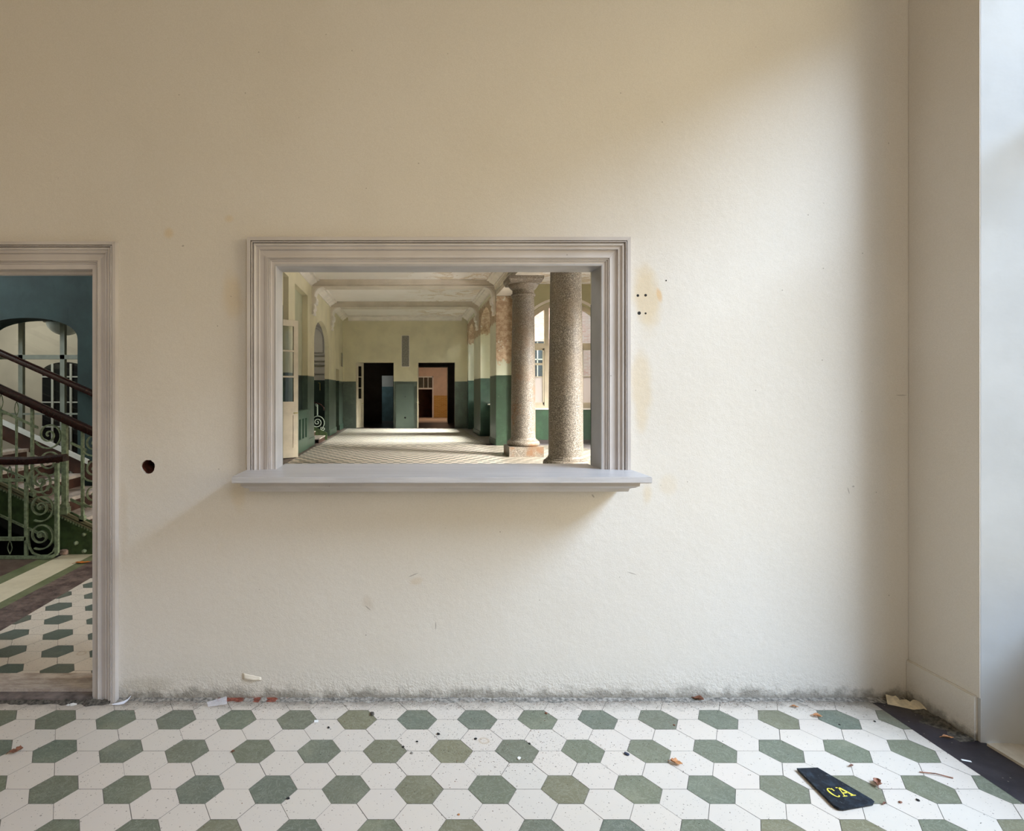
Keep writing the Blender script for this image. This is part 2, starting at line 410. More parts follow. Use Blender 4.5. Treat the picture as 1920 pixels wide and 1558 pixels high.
def tag(o, label, cat, group=None, kind=None):
    o['label'] = label; o['category'] = cat
    if group: o['group'] = group
    if kind: o['kind'] = kind
    return o
def thing(name, loc, label, cat, group=None, kind=None):
    o = bpy.data.objects.new(name, None); COL.objects.link(o); o.location = loc; o.empty_display_size = .1
    bpy.context.view_layer.update
    return tag(o, label, cat, group, kind)
def copy_tree(o, off, parent=None):
    c = o.copy(); COL.objects.link(c)
    if parent: c.parent = parent
    else: c.location = Vector(o.location) + Vector(off)
    for ch in list(o.children): copy_tree(ch, off, c)
    return c
def arch(u0, u1, vs, rise, n=20):
    c = (u0 + u1) / 2; r = (u1 - u0) / 2
    return [(c - r * cos(pi * i / n), vs + rise * sin(pi * i / n)) for i in range(n + 1)]
def outline(u0, u1, h, notches):
    p = [(u0, 0)]
    for nt in notches: p += nt
    return p + [(u1, 0), (u1, h), (u0, h)]
def rectn(a, b, t): return [(a, 0), (a, t), (b, t), (b, 0)]
def archn(a, b, vs, rise): return [(a, 0)] + arch(a, b, vs, rise) + [(b, 0)]
def rect(a, b, c, d): return [(a, c), (b, c), (b, d), (a, d)]

# ------------------------------------------------------------------ camera
cam = bpy.data.objects.new('camera', bpy.data.cameras.new('camera')); COL.objects.link(cam)
cam.location = (0, 0, H); cam.rotation_euler = (pi / 2, 0, 0)
cam.data.sensor_width = 36; cam.data.lens = F / 1920 * 36
cam.data.shift_x = (960 - VX) / 1920; cam.data.shift_y = (VY - 779) / 1920
cam.data.clip_end = 200
SC.camera = cam

# ------------------------------------------------------------------ floor
def build_floor():
    s = .1; g = .0013
    V = []; Fc = []; MI = []; T = []
    def clip(poly, ax, val, keep_less):
        out = []
        for i in range(len(poly)):
            a, b = poly[i], poly[(i + 1) % len(poly)]
            ia = (a[ax] <= val) == keep_less; ib = (b[ax] <= val) == keep_less
            if ia: out.append(a)
            if ia != ib:
                t = (val - a[ax]) / (b[ax] - a[ax]); out.append((a[0] + t * (b[0] - a[0]), a[1] + t * (b[1] - a[1])))
        return out
    zones = [(-3.95, 2.44, -2.0, 3.155), (-2.78, 2.44, 3.37, 17.85), (2.44, 5.2, 7.5, 17.85), (-2.70, 2.44, 18.25, 26.75)]
    rnd = random.Random(3)
    for (x0, x1, y0, y1) in zones:
        for i in range(int((x0 - .2) / .15), int((x1 + .2) / .15) + 1):
            for j in range(int((y0 - 3.3) / .1732) - 1, int((y1 - 2.7) / .1732) + 2):
                cx = .048 + .15 * i; cy = 2.96 + .17320508 * j + (.08660254 if i % 2 else 0)
                if cx < x0 - .12 or cx > x1 + .12 or cy < y0 - .1 or cy > y1 + .1: continue
                gr = (j % 3 == 0) if i % 2 == 0 else ((j - 1) % 3 == 0)
                r = s - g
                jx, jy = rnd.uniform(-.0006, .0006), rnd.uniform(-.0006, .0006)
                poly = [(cx + jx + r * cos(pi / 3 * k), cy + jy + r * sin(pi / 3 * k)) for k in range(6)]
                for ax, val, kl in ((0, x0, False), (0, x1, True), (1, y0, False), (1, y1, True)):
                    if poly: poly = clip(poly, ax, val, kl)
                if len(poly) < 3: continue
                k = len(V); V += [(p[0], p[1], 0) for p in poly]; Fc.append(tuple(range(k, k + len(poly)))); MI.append(1 if gr else 0)
                T.append((rnd.random(), rnd.random(), rnd.random(), 1))
    slabs = [((-4.0, 2.68, -2.1, 3.17), 2, -.0015), ((2.44, 2.69, -2.1, 3.17), 3, .0004), ((-2.80, 8, 3.17, 17.9), 2, -.0015),
             ((-2.80, 2.6, 17.9, 26.9), 2, -.0015), ((2.4, 3.3, 17.9, 26.9), 5, -.001), ((-3.6, -2.7, 7.4, 27), 8, -.002), ((-2.93, -2.78, 3.3, 26.9), 4, .0005), ((-3.06, -2.93, 3.3, 26.9), 4, .0004), ((2.44, 2.75, 18.2, 26.9), 5, .0003),
             ((-3.16, -3.06, 3.3, 7.2), 6, .0004), ((-3.46, -3.16, 3.3, 5.86), 7, .0004), ((-3.6, -3.46, 3.3, 5.86), 6, .0006),
             ((-3.46, -3.16, 5.86, 7.6), 7, .0004),
             ((-8.2, -3.6, 3.3, 5.86), 8, .0004), ((-9, -3.05, 7.6, 11.2), 8, .0003),
             ((-2.78, 5.2, 17.85, 17.93), 5, .0008), ((-2.78, 5.2, 17.93, 18.14), 9, .0008), ((-2.78, 5.2, 18.14, 18.22), 5, .0008),
             ((5.2, 8, 3.3, 18.9), 5, .0003), ((2.44, 5.2, 3.3, 7.5), 9, .0003), ((2.44, 5.2, 18.22, 18.9), 5, .0003),
             ((-5, -2.9, 13.0, 26.9), 8, .0002), ((-6, 4, 26.85, 45), 8, -.0005)]
    for (x0, x1, y0, y1), mi, z in slabs:
        k = len(V); V.extend([(x0, y0, z), (x1, y0, z), (x1, y1, z), (x0, y1, z)]); Fc.append((k, k + 1, k + 2, k + 3)); MI.append(mi); T.append((.5, .5, .5, 1))
    me = bpy.data.meshes.new('floor'); me.from_pydata(V, [], Fc)
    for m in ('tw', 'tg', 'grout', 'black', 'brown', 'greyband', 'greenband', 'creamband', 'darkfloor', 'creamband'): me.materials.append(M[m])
    me.polygons.foreach_set('material_index', MI)
    at = me.attributes.new('tone', 'FLOAT_COLOR', 'FACE'); at.data.foreach_set('color', [c for t in T for c in t])
    o = bpy.data.objects.new('floor', me); COL.objects.link(o)
    tag(o, 'hexagonal green and white cement tile floor with dark borders', 'floor', kind='structure')
build_floor()

def struct(name, mb, mats, label, cat, **kw):
    o = mb.obj(name, mats, **kw); return tag(o, label, cat, kind='structure')

# ------------------------------------------------------------------ front room
HX0, HX1, HZ0, HZ1 = -.70, 1.03, 1.19, 2.305      # hatch opening
DX0, DX1, DZ1 = -2.72, -1.668, 2.287             # doorway
fy = lambda y0: (lambda u, v, w: (u, y0 + w, v))
hx, hz = wx(277), wz(875); hr = 13.2 * WY / F
rnd = random.Random(5)
hole = [(hx + hr * (1 + rnd.uniform(-.07, .07)) * cos(2 * pi * k / 22), hz + hr * (1 + rnd.uniform(-.07, .07)) * sin(2 * pi * k / 22)) for k in range(22)]
mb = MB()
mb.prism([outline(-4.0, 2.72, 4.9, [rectn(DX0, DX1, DZ1)]), rect(HX0, HX1, HZ0, HZ1)[::-1], hole], fy(WY), .16)
struct('wall_front', mb, M['plaster'], 'large cream plaster wall with hatch opening, doorway and round hole', 'wall')
# pipe hole lining
mb = MB(); mb.sweep([[(u, WY + .02, v) for u, v in hole], [(u, WY + .15, v) for u, v in [(hx + (a - hx) * .92, hz + (b - hz) * .92) for a, b in hole]]], None, cap=False)
mb.add([(hx - .05, WY + .159, hz - .05), (hx + .05, WY + .159, hz - .05), (hx + .05, WY + .159, hz + .05), (hx - .05, WY + .159, hz + .05)], [(0, 1, 2, 3)], 1)
o = mb.obj('pipe_hole', [simple('brick_red', (.16, .04, .02), .9, bump=(60, .8, .004), vary=.5, scale=40), M['dark']])
tag(o, 'round dark pipe hole broken through the cream wall between doorway and hatch', 'hole')

mb = MB()   # right wall: solid plan segments, splayed window niche, breast and head
def plan(mb, pts, z0, z1, mi=0):
    mb.prism([pts], lambda u, v, w: (u, v, z0 + w), z1 - z0, mi)
plan(mb, [(2.668, 3.32), (2.668, 2.765), (3.12, 2.66), (3.12, 3.32)], 0, 4.9)
plan(mb, [(2.668, -2.1), (2.668, -.3), (3.12, -.2), (3.12, -2.1)], 0, 4.9)
plan(mb, [(2.668, -.3), (2.668, 2.765), (3.12, 2.66), (3.12, -.2)], 4.12, 4.9)
mb.box(3.02, 3.12, -.22, 2.68, 0, .75)
struct('wall_right', mb, M['reveal'], 'cream side wall right of the hatch wall with a tall window niche', 'wall')
# side wall face is painted like the main wall
mb = MB(); mb.box(2.664, 2.668, 2.766, 3.158, .205, 4.9)
struct('wall_corner', mb, M['plaster'], 'short shaded return wall between corner and window niche', 'wall')
mb = MB(); mb.box(2.652, 2.668, 2.78, 3.158, 0.0, .205); mb.prism([[(2.78, .205), (3.158, .205), (3.158, .210), (2.78, .210)]], lambda u, v, w: (2.657 + w, u, v), .01)
struct('baseboard_right', mb, M['plaster'], 'painted flat skirting at foot of the return wall by the niche', 'baseboard')
mb = MB(); mb.box(2.672, 3.02, -.25, 2.74, .0, .012)
struct('floor_niche', mb, M['plank'], 'pale worn slab in the bottom of the window niche', 'floor')
mb = MB(); mb.box(-4.0, 3.2, -2.1, 3.16, 4.9, 5.0)
struct('ceiling_room', mb, M['plaster_plain'], 'cream ceiling above the front room', 'ceiling')
mb = MB(); mb.box(-4.1, -4.0, -2.1, 3.3, 0, 4.9)
struct('wall_left', mb, M['plaster_plain'], 'cream wall on the left of the front room', 'wall')
mb = MB(); mb.prism([rect(-4.1, 3.12, 0, 4.9), rect(-.8, 2.2, 1.6, 4.2)[::-1]], fy(-2.2), .1)  # the opening is made up, unseen, to admit the warm rear fill
struct('wall_back', mb, M['plaster_plain'], 'cream wall behind the viewpoint', 'wall')
# window in the niche (mostly beyond the right edge)
w1 = thing('window_1', (3.08, 1.44, .95), 'tall white timber window in the niche right of the hatch wall', 'window', kind='structure')
mb = MB()
for y in (-.18, .74, 1.68, 2.60): mb.box(3.06, 3.11, y, y + .05, .77, 4.11)
for z in (.75, 3.0, 4.07): mb.box(3.06, 3.11, -.18, 2.65, z, z + .05)
mb.obj('window_frame', M['whitepaint'], w1)
mb = MB(); mb.box(3.083, 3.087, -.16, 2.62, .78, 4.1); mb.obj('pane', M['glass'], w1)

# casing profile (distance from outer edge, projection)
PROF = [(0, 0), (0, .040), (.018, .040), (.0185, .024), (.0215, .024), (.022, .039), (.0245, .041), (.027, .039), (.0275, .024), (.031, .031), (.036, .036), (.042, .035),
        (.0455, .031), (.046, .025), (.058, .024), (.0585, .028), (.061, .029), (.0635, .026), (.064, .014), (.092, .014), (.0925, .022), (.103, .0225),
        (.1035, .026), (.107, .026), (.1075, .018), (.110, .018), (.1105, .022), (.114, .022), (.1145, .014), (.118, .014), (.1185, .017), (.123, .016), (.1235, .010), (.146, .010), (.146, 0)]
def casing(parent, x0, x1, z0, z1, k, mat):
    """architrave round an opening: outer edge x0..x1, foot z0, top z1"""
    P = [(w * k, p) for w, p in PROF]; y = WY - .0005
    L0 = [(x0 + w, y - p, z0) for w, p in P]; L1 = [(x0 + w, y - p, z1 - w) for w, p in P]
    R1 = [(x1 - w, y - p, z1 - w) for w, p in P]; R0 = [(x1 - w, y - p, z0) for w, p in P]
    MB().sweep([L0, L1], None).obj('side_casing', mat, parent)
    MB().sweep([R0, R1], None).obj('side_casing', mat, parent)
    e = .0008
    MB().sweep([[(a + e, b, c) for a, b, c in L1], [(a - e, b, c) for a, b, c in R1]], None).obj('head_casing', mat, parent)

hs = thing('hatch_surround', (.165, WY, 1.1), 'grey painted moulded frame and deep sill around the hatch opening', 'window frame')
casing(hs, -.843, 1.173, 1.222, 2.446, 1.0, M['casing'])
mb = MB(); y0, y1 = WY - .012, 3.322
mb.box(HX0 - .004, HX0 + .002, y0, y1, 1.2, HZ1); mb.box(HX1 - .002, HX1 + .004, y0, y1, 1.2, HZ1); mb.box(HX0, HX1, y0, y1, HZ1 - .004, HZ1 + .004)
mb.obj('lining', simple('grey_lining_paint', (.42, .41, .41), .42, bump=(30, .2, .002), vary=.12, scale=6), hs)
mb = MB(); a = .003
mb.prism([[(2.857, 1.194), (2.860, 1.191), (3.40, 1.191), (3.40, 1.222), (2.862, 1.222), (2.857, 1.217)]], lambda u, v, w: (-.846 + w, u, v), 2.024)
so = mb.obj('sill', M['sill'], hs)
# clip sill to opening width behind the wall face is not needed: cut the horns
so.data.clear_geometry()
mb = MB()
mb.prism([[(-.846, 2.860), (1.178, 2.860), (1.178, WY), (HX1, WY), (HX1, 3.40), (HX0, 3.40), (HX0, WY), (-.846, WY)]], lambda u, v, w: (u, v, 1.191 + w), .031)
import bmesh
bm = bmesh.new(); tmp = bpy.data.meshes.new('tmp'); tmp.from_pydata(mb.v, [], mb.f); bm.from_mesh(tmp)
bmesh.ops.recalc_face_normals(bm, faces=bm.faces)
ed = [e for e in bm.edges if all(abs(v.co.y - 2.860) < 1e-4 for v in e.verts) and abs(e.verts[0].co.z - e.verts[1].co.z) < 1e-4]
bmesh.ops.bevel(bm, geom=ed, offset=.004, segments=2, affect='EDGES'); 
for v in bm.verts: v.co -= hs.location
bm.to_mesh(so.data); so.data.materials.clear(); so.data.materials.append(M['sill']); so.location = (0, 0, 0); bm.free()
# apron moulding under the sill, stepping back to the wall with returned ends
AP = [(.0, .215), (-.028, .215), (-.029, .200), (-.036, .196), (-.040, .180), (-.047, .165), (-.051, .150), (-.052, .120), (-.072, .105), (-.088, .1)]
rings = []
mb = MB()
pr = [(0.0, .225), (.026, .222), (.030, .205), (.033, .200), (.035, .192), (.038, .188), (.044, .165), (.047, .145), (.050, .142), (.052, .128), (.070, .115), (.072, .0)]
def ap_ring(dz, p):
    xi = (.225 - p) * .16
    return [(-.826 + xi, WY, 1.191 - dz), (-.826 + xi, WY - p, 1.191 - dz), (1.150 - xi, WY - p, 1.191 - dz), (1.150 - xi, WY, 1.191 - dz)]
prev = [ap_ring(d, p) for d, p in pr[:-1]] + [ap_ring(.072, .0001)]
mb.sweep(prev, None); mb.obj('apron_moulding', M['casing'], hs)

ds = thing('door_surround', (-2.19, WY, 0), 'grey painted moulded door frame at the left edge of the wall', 'door frame')
casing(ds, -2.853, -1.535, 0, 2.422, .925, M['casing'])
mb = MB(); mb.box(DX1 - .002, DX1 + .004, WY - .01, 3.33, 0.03, DZ1); mb.box(DX0 - .004, DX0 + .002, WY - .01, 3.33, .03, DZ1); mb.box(DX0, DX1, WY - .01, 3.33, DZ1 - .004, DZ1 + .004)
mb.box(DX0, DX1, WY + .05, WY + .09, DZ1 - .02, DZ1)
mb.obj('lining', M['casing'], ds)
mb = MB(); mb.box(DX0, DX1, WY - .03, 3.20, 0, .018, 1); mb.box(DX0, DX1, 3.20, 3.375, 0, .035)
mb.obj('threshold', [M['stone'], simple('scraped_dark_wood', (.16, .13, .12), .6, bump=(30, .6, .004), vary=.6, scale=14)], ds)

# ------------------------------------------------------------------ hall shell
XL, XR, YB, HC = -2.93, 2.71, 26.9, 5.07
mb = MB(); mb.prism([outline(-9, 8, HC, [rectn(DX0, DX1, DZ1)]), rect(HX0, HX1, HZ0, HZ1)[::-1]], fy(3.322), .02)
struct('wall_hall_front', mb, M['hall'], 'hall side of the wall that carries the hatch', 'wall')
lw = lambda u, v, w: (XL - w, u, v)
mb = MB(); mb.prism([outline(3.34, YB, HC, [rectn(4.0, 7.49, 4.4), rectn(13.1, 14.64, 4.48), archn(18.65, 22.2, 3.25, .80), rectn(24.36, 25.45, 2.6)]), rect(15.47, 17.45, 1.12, 4.47)[::-1]], lw, .16)
struct('wall_hall_left', mb, M['hall'], 'left wall of the far hall, pale green over dark green dado', 'wall')
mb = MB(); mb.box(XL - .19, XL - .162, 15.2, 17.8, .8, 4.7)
struct('wall_recess', mb, mat_twotone('recess_back_shaded_paint', (.40, .40, .27), (.012, .022, .016)), 'back of the shallow tall recess in the left hall wall', 'wall')  # hall colours darkened, the shade of the unlit recess is painted in
# wainscot panel with slots under the recess
wn = thing('wainscot_panel', (XL, 16.2, 0), 'dark green panelling with tall slots below the left recess', 'panelling')
mb = MB(); mb.prism([rect(15.47, 17.38, 0.0, 1.10), rect(15.75, 16.05, .35, .90)[::-1], rect(16.25, 16.52, .35, .90)[::-1], rect(16.72, 17.0, .35, .9)[::-1]], lambda u, v, w: (XL + .001 + w, u, v), .05)
gp = simple('green_gloss_wood', (.05, .10, .065), .35, vary=.2, scale=4)
mb.obj('board', gp, wn)
mb = MB(); mb.box(XL + .001, XL + .10, 15.42, 17.42, 1.10, 1.14); mb.obj('ledge', gp, wn)
mb = MB(); mb.box(XL + .0005, XL + .006, 15.6, 17.2, .3, .95); mb.obj('slot_backing', M['dark'], wn)

mb = MB(); mb.prism([outline(-3.1, 2.9, HC, [rectn(-2.342, -.628, 2.98), rectn(.459, 2.149, 2.98)])], fy(YB), .3)
struct('wall_hall_back', mb, M['hallback'], 'far end wall of the hall with two tall doorways', 'wall')
# raised chimney-like panel between the doorways
mb = MB(); mb.prism([rect(-.53, .285, 0, 2.01), [(-.105 + .022 * cos(2 * pi * k / 12), 1.43 + .022 * sin(2 * pi * k / 12)) for k in range(12)],
                     [(-.105 + .045 * cos(2 * pi * k / 14), .48 + .045 * sin(2 * pi * k / 14)) for k in range(14)]], fy(YB - .10), .098)
mb2 = MB(); mb2.box(-.2, 0, YB - .012, YB - .004, .4, 1.5)
pn = mb.obj('boxed_panel', simple('teal_gloss_panel', (.078, .105, .086), .4, vary=.12, scale=2)); tag(pn, 'raised green panel with two small round holes between the far doorways', 'panel')
mb2.obj('hole_backing', M['dark'], pn)
mb = MB(); mb.box(-.2535, .072, YB - .02, YB - .001, 2.80, 4.19)
tag(mb.obj('wall_patch', M['concrete']), 'narrow upright strip of rough grey render high on the far end wall', 'panel')
mb = MB(); mb.box(-.2735, .092, YB - .012, YB - .0012, 2.78, 2.8); mb.box(-.2735, .092, YB - .012, YB - .0012, 4.19, 4.21); mb.box(-.2735, -.2535, YB - .012, YB - .0012, 2.8, 4.19); mb.box(.072, .092, YB - .012, YB - .0012, 2.8, 4.19)
pp = mb.obj('patch_border', M['stucco']); pp.parent = bpy.data.objects['wall_patch']

# right wall with arched window recesses
rw = lambda u, v, w: (XR + w, u, v)
mb = MB(); mb.prism([outline(18.2, YB, HC, [archn(19.5, 22.04, 3.95, .62), archn(24.25, 26.45, 3.95, .58)])], rw, .52)
struct('wall_hall_right', mb, M['hallrecess'], 'right wall of the far hall with arched window recesses', 'wall')
mb = MB(); mb.prism([rect(18.0, YB + .2, 0, HC), [(19.6, 1.2)] + arch(19.6, 21.94, 3.8, .6) + [(21.94, 1.2)], [(24.35, 1.2)] + arch(24.35, 26.35, 3.8, .56) + [(26.35, 1.2)]], lambda u, v, w: (XR + .52 + w, u, v), .12)
struct('wall_outer_right', mb, M['hallrecess'], 'outer wall behind the arched recesses', 'wall')
mb = MB(); mb.box(XR + .001, XR + .56, 18.17, 18.199, 0, 4.57)
struct('wall_pier', mb, M['hallpier'], 'pier end with fallen plaster over green dado left of the front column', 'wall')
def arched_window(name, y0, y1, vs, rise, label):
    t = thing(name, (XR + .58, (y0 + y1) / 2, 1.2), label, 'window', kind='structure')
    out = [(y0, 1.2)] + arch(y0, y1, vs, rise) + [(y1, 1.2)]
    ym = (y0 + y1) / 2; sc = lambda p, k: (ym + (p[0] - ym) * k, 1.2 + .05 + (p[1] - 1.2) * (k - .01))
    mb = MB(); mb.prism([out, [sc(p, .93) for p in out]], lambda u, v, w: (XR + .55 + w, u, v), .05)
    mb.box(XR + .555, XR + .595, ym - .03, ym + .03, 1.22, vs + rise - .03); mb.box(XR + .555, XR + .595, y0 + .03, y1 - .03, vs - .4, vs - .34); mb.box(XR + .555, XR + .595, y0 + .03, y1 - .03, 2.2, 2.24)
    mb.obj('window_frame', M['whitepaint'], t)
    mb = MB(); mb.prism([[sc(p, .95) for p in out]], lambda u, v, w: (XR + .573 + w, u, v), .004); mb.obj('pane', M['glass'], t)
    mb = MB(); mb.box(XR + .25, XR + .56, y0 - .02, y1 + .02, 1.16, 1.2); mb.obj('window_sill', M['stucco'], t)
arched_window('window_2', 19.6, 21.94, 3.8, .6, 'nearer arched window in the recess of the right hall wall')
arched_window('window_3', 24.35, 26.35, 3.8, .56, 'farther arched window in the recess of the right hall wall')

# window wall behind the columns (faces the viewer)
YW = 18.9; WC = 4.99; WR = 1.49; WS = 3.06
big = [(WC - WR, 1.12)] + arch(WC - WR, WC + WR, WS, WR, 32) + [(WC + WR, 1.12)]
mb = MB(); mb.prism([rect(XR + .55, 8.0, 0, HC), big], fy(YW), .35)
struct('wall_bay', mb, mat_twotone('bay_wall_paint', (.46, .43, .26), (.022, .060, .028), 1.10, None, .4), 'wall with the big arched window behind the two columns', 'wall')
w4 = thing('window_4', (WC, YW + .2, 1.12), 'large arched timber window behind the granite columns', 'window', kind='structure')
def shrink(pts, d, base):   # offset arch outline inward
    r = WR - d
    return [(WC - r, base)] + arch(WC - r, WC + r, WS, r, 32) + [(WC + r, base)]
mb = MB(); mb.prism([shrink(0, .0, 1.12), shrink(0, .10, 1.20)], fy(YW + .15), .08)
mb.prism([shrink(0, .10, 1.20), shrink(0, .14, 1.24)], fy(YW + .17), .05)
mb.box(WC - WR + .05, WC + WR - .05, YW + .13, YW + .23, WS - .02, WS + .14)
for sx in (-1, 1):
    cx = WC + sx * .53
    mb.box(cx - .07, cx + .07, YW + .14, YW + .22, 1.2, WS + 1.30)
    # casement sashes
    a, b = (cx + sx * .07, cx + sx * .86)
    for (p, q) in ((a, a + sx * .05), (b - sx * .05, b)): mb.box(p, q, YW + .155, YW + .205, 1.24, WS - .02)
    mb.box(a, b, YW + .155, YW + .205, 1.24, 1.30); mb.box(a, b, YW + .155, YW + .205, WS - .08, WS - .02)
    if sx < 0: mb.box(a, b, YW + .16, YW + .20, 2.50, 2.57)
    mb.box(a, b, YW + .165, YW + .195, 2.11, 2.14)
mb.box(WC - .46, WC + .46, YW + .155, YW + .205, 1.24, 1.3)
mb.box(WC - .03, WC + .03, YW + .155, YW + .205, 1.24, WS)
mb.obj('window_frame', M['door'], w4)
mb = MB(); mb.prism([shrink(0, .06, 2.14)], fy(YW + .18), .004); mb.obj('pane', M['glass'], w4)
mb = MB(); mb.box(WC - 1.42, WC + 1.42, YW + .175, YW + .181, 1.24, 2.13); mb.obj('frosted_pane', M['milk'], w4)
mb = MB(); mb.box(WC - WR - .05, WC + WR + .05, YW - .06, YW + .16, 1.08, 1.125); mb.obj('window_sill', M['stucco'], w4)
mb = MB(); mb.prism([shrink(0, -.11, 1.13), shrink(0, -.03, 1.13)], fy(YW - .03), .031); mb.obj('arch_trim', M['stucco'], w4)
mb = MB(); mb.box(XR + .55, 8, YW - .03, YW - .001, 0, .12)
struct('baseboard_bay', mb, simple('dark_skirting', (.05, .04, .035), .5), 'dark low skirting under the big arched window', 'baseboard')

mb = MB(); mb.prism([outline(3.34, YW + .3, HC, []), rect(4.0, 6.4, 1.0, 4.3)[::-1], rect(7.5, 9.9, 1.0, 4.3)[::-1], rect(12.0, 14.6, 1.0, 4.3)[::-1]], lambda u, v, w: (8.0 + w, u, v), .3)
struct('wall_bay_right', mb, M['hall'], 'outer wall of the column bay with window openings', 'wall')
mb = MB(); mb.box(-9.1, 8.3, 3.34, YW + .3, HC, HC + .1); mb.box(-5, 3.4, YW + .3, YB + .3, HC, HC + .1)
struct('ceiling_hall', mb, M['ceil'], 'flaking pale ceiling of the hall', 'ceiling')

# ceiling beams with bed mouldings
def beam_x(y0, y1, x0, x1, name, label, zb=4.885):
    mb = MB()
    mb.box(x0, x1, y0, y1, zb, HC - .001)
    for (d, a, b) in ((.05, zb + .10, HC - .002), (.022, zb + .03, zb + .10), (.03, zb - .02, zb + .004)):
        mb.box(x0, x1, y0 - d, y1 + d, a, b)
    return struct(name, mb, M['beamshade'], label, 'beam')
beam_x(18.15, 18.7, XL, XR + .5, 'ceiling_beam', 'nearest plastered cross beam under the hall ceiling')
beam_x(22.55, 23.15, XL, XR, 'ceiling_beam', 'second plastered cross beam farther down the hall')
beam_x(13.6, 14.2, XL, 8.0, 'ceiling_beam', 'cross beam over the column bay before the first column')
beam_x(9.2, 9.8, XL, 8.0, 'ceiling_beam', 'cross beam over the near part of the hall')
mb = MB(); mb.box(XR, 3.28, 3.35, 18.2, 4.58, HC - .001); mb.box(XR - .05, 3.33, 3.35, 18.2, 4.78, HC - .002); mb.box(XR - .02, 3.30, 3.35, 18.2, 4.70, 4.78)
struct('ceiling_beam', mb, M['cream'], 'long beam carried by the two granite columns', 'beam')
# cornices along walls
def cornice(name, y0, y1, x, sgn, label):
    mb = MB(); pr = [(0, 4.86), (.03, 4.86), (.035, 4.90), (.10, 4.94), (.17, 4.98), (.18, 5.01), (.25, 5.02), (.26, 5.069), (0, 5.069)]
    mb.sweep([[(x + sgn * a, y0, b) for a, b in pr], [(x + sgn * a, y1, b) for a, b in pr]], None)
    struct(name, mb, M['stucco'], label, 'cornice')
cornice('trim_1', 14.25, 18.1, XL, 1, 'ceiling cornice on left wall before the first beam')
cornice('trim_2', 18.76, 22.5, XL, 1, 'ceiling cornice on left wall between the two beams')
cornice('trim_3', 23.2, YB, XL, 1, 'ceiling cornice on left wall beyond the second beam')
cornice('trim_4', 18.76, 22.5, XR, -1, 'ceiling cornice on right wall between the two beams')
cornice('trim_5', 23.2, YB, XR, -1, 'ceiling cornice on right wall beyond the second beam')
cornice('trim_6', 14.25, 18.1, XR - .05, -1, 'ceiling cornice along the column beam')
mb = MB(); pr = [(0, 4.86), (.03, 4.86), (.035, 4.90), (.10, 4.94), (.17, 5.0), (.25, 5.02), (.26, 5.069), (0, 5.069)]
mb.sweep([[(XL + .25, YB - a, b) for a, b in pr], [(XR - .25, YB - a, b) for a, b in pr]], None)
struct('trim_7', mb, M['stucco'], 'ceiling cornice on the far end wall', 'cornice')

def corbel(x, sgn, y0, y1, label):
    """plaster bracket: quarter arch then wavy tail"""
    c = []
    for i in range(13):
        a = pi / 2 * i / 12; c.append((.36 - .27 * sin(a), 4.86 - .27 + .27 * cos(a)))
    c = [(.0, 4.862), (.36, 4.862)] + c[0:] + [(.09, 4.57), (.13, 4.54), (.14, 4.46), (.12, 4.36), (.07, 4.33), (.09, 4.27), (.085, 4.20), (.05, 4.13), (.07, 4.09), (.06, 4.02), (.0, 4.02)]
    t = thing('corbel', (x, (y0 + y1) / 2, 4.02), label, 'corbel', 'plaster corbels under the hall beams')
    mb = MB(); mb.prism([c], lambda u, v, w: (x + sgn * (u + .001), y0 + w, v), y1 - y0); mb.obj('bracket', M['stucco'], t)
    f = [(u * .72, v) if v < 4.86 else (u * .85, v) for u, v in c]
    mb = MB(); mb.prism([f], lambda u, v, w: (x + sgn * (u + .001), y0 - .025 + w, v), .024); mb.obj('face_panel', M['cream'], t)
    return t
corbel(XL, 1, 18.2, 18.65, 'plaster corbel on left wall under the nearest beam')
corbel(XL, 1, 22.6, 23.1, 'plaster corbel on left wall under the second beam')
corbel(XR, -1, 18.25, 18.65, 'peeling plaster corbel on right wall under the nearest beam')
corbel(XR, -1, 22.6, 23.1, 'plaster corbel on right wall under the second beam')

# skirting of hall
mb = MB(); mb.box(XL, XL + .03, 22.25, 24.34, 0, .22); mb.box(XL, XL + .03, 25.47, YB, 0, .22); mb.box(XL, XL + .03, 17.47, 18.6, 0, .25)
struct('baseboard_left', mb, gp, 'dark green skirting along the left hall wall', 'baseboard')
mb = MB(); mb.box(XR - .03, XR, 22.06, 24.23, 0, .18); mb.box(XR - .03, XR, 18.22, 19.48, 0, .18)
struct('baseboard_hall_right', mb, gp, 'dark green skirting along the right hall wall', 'baseboard')

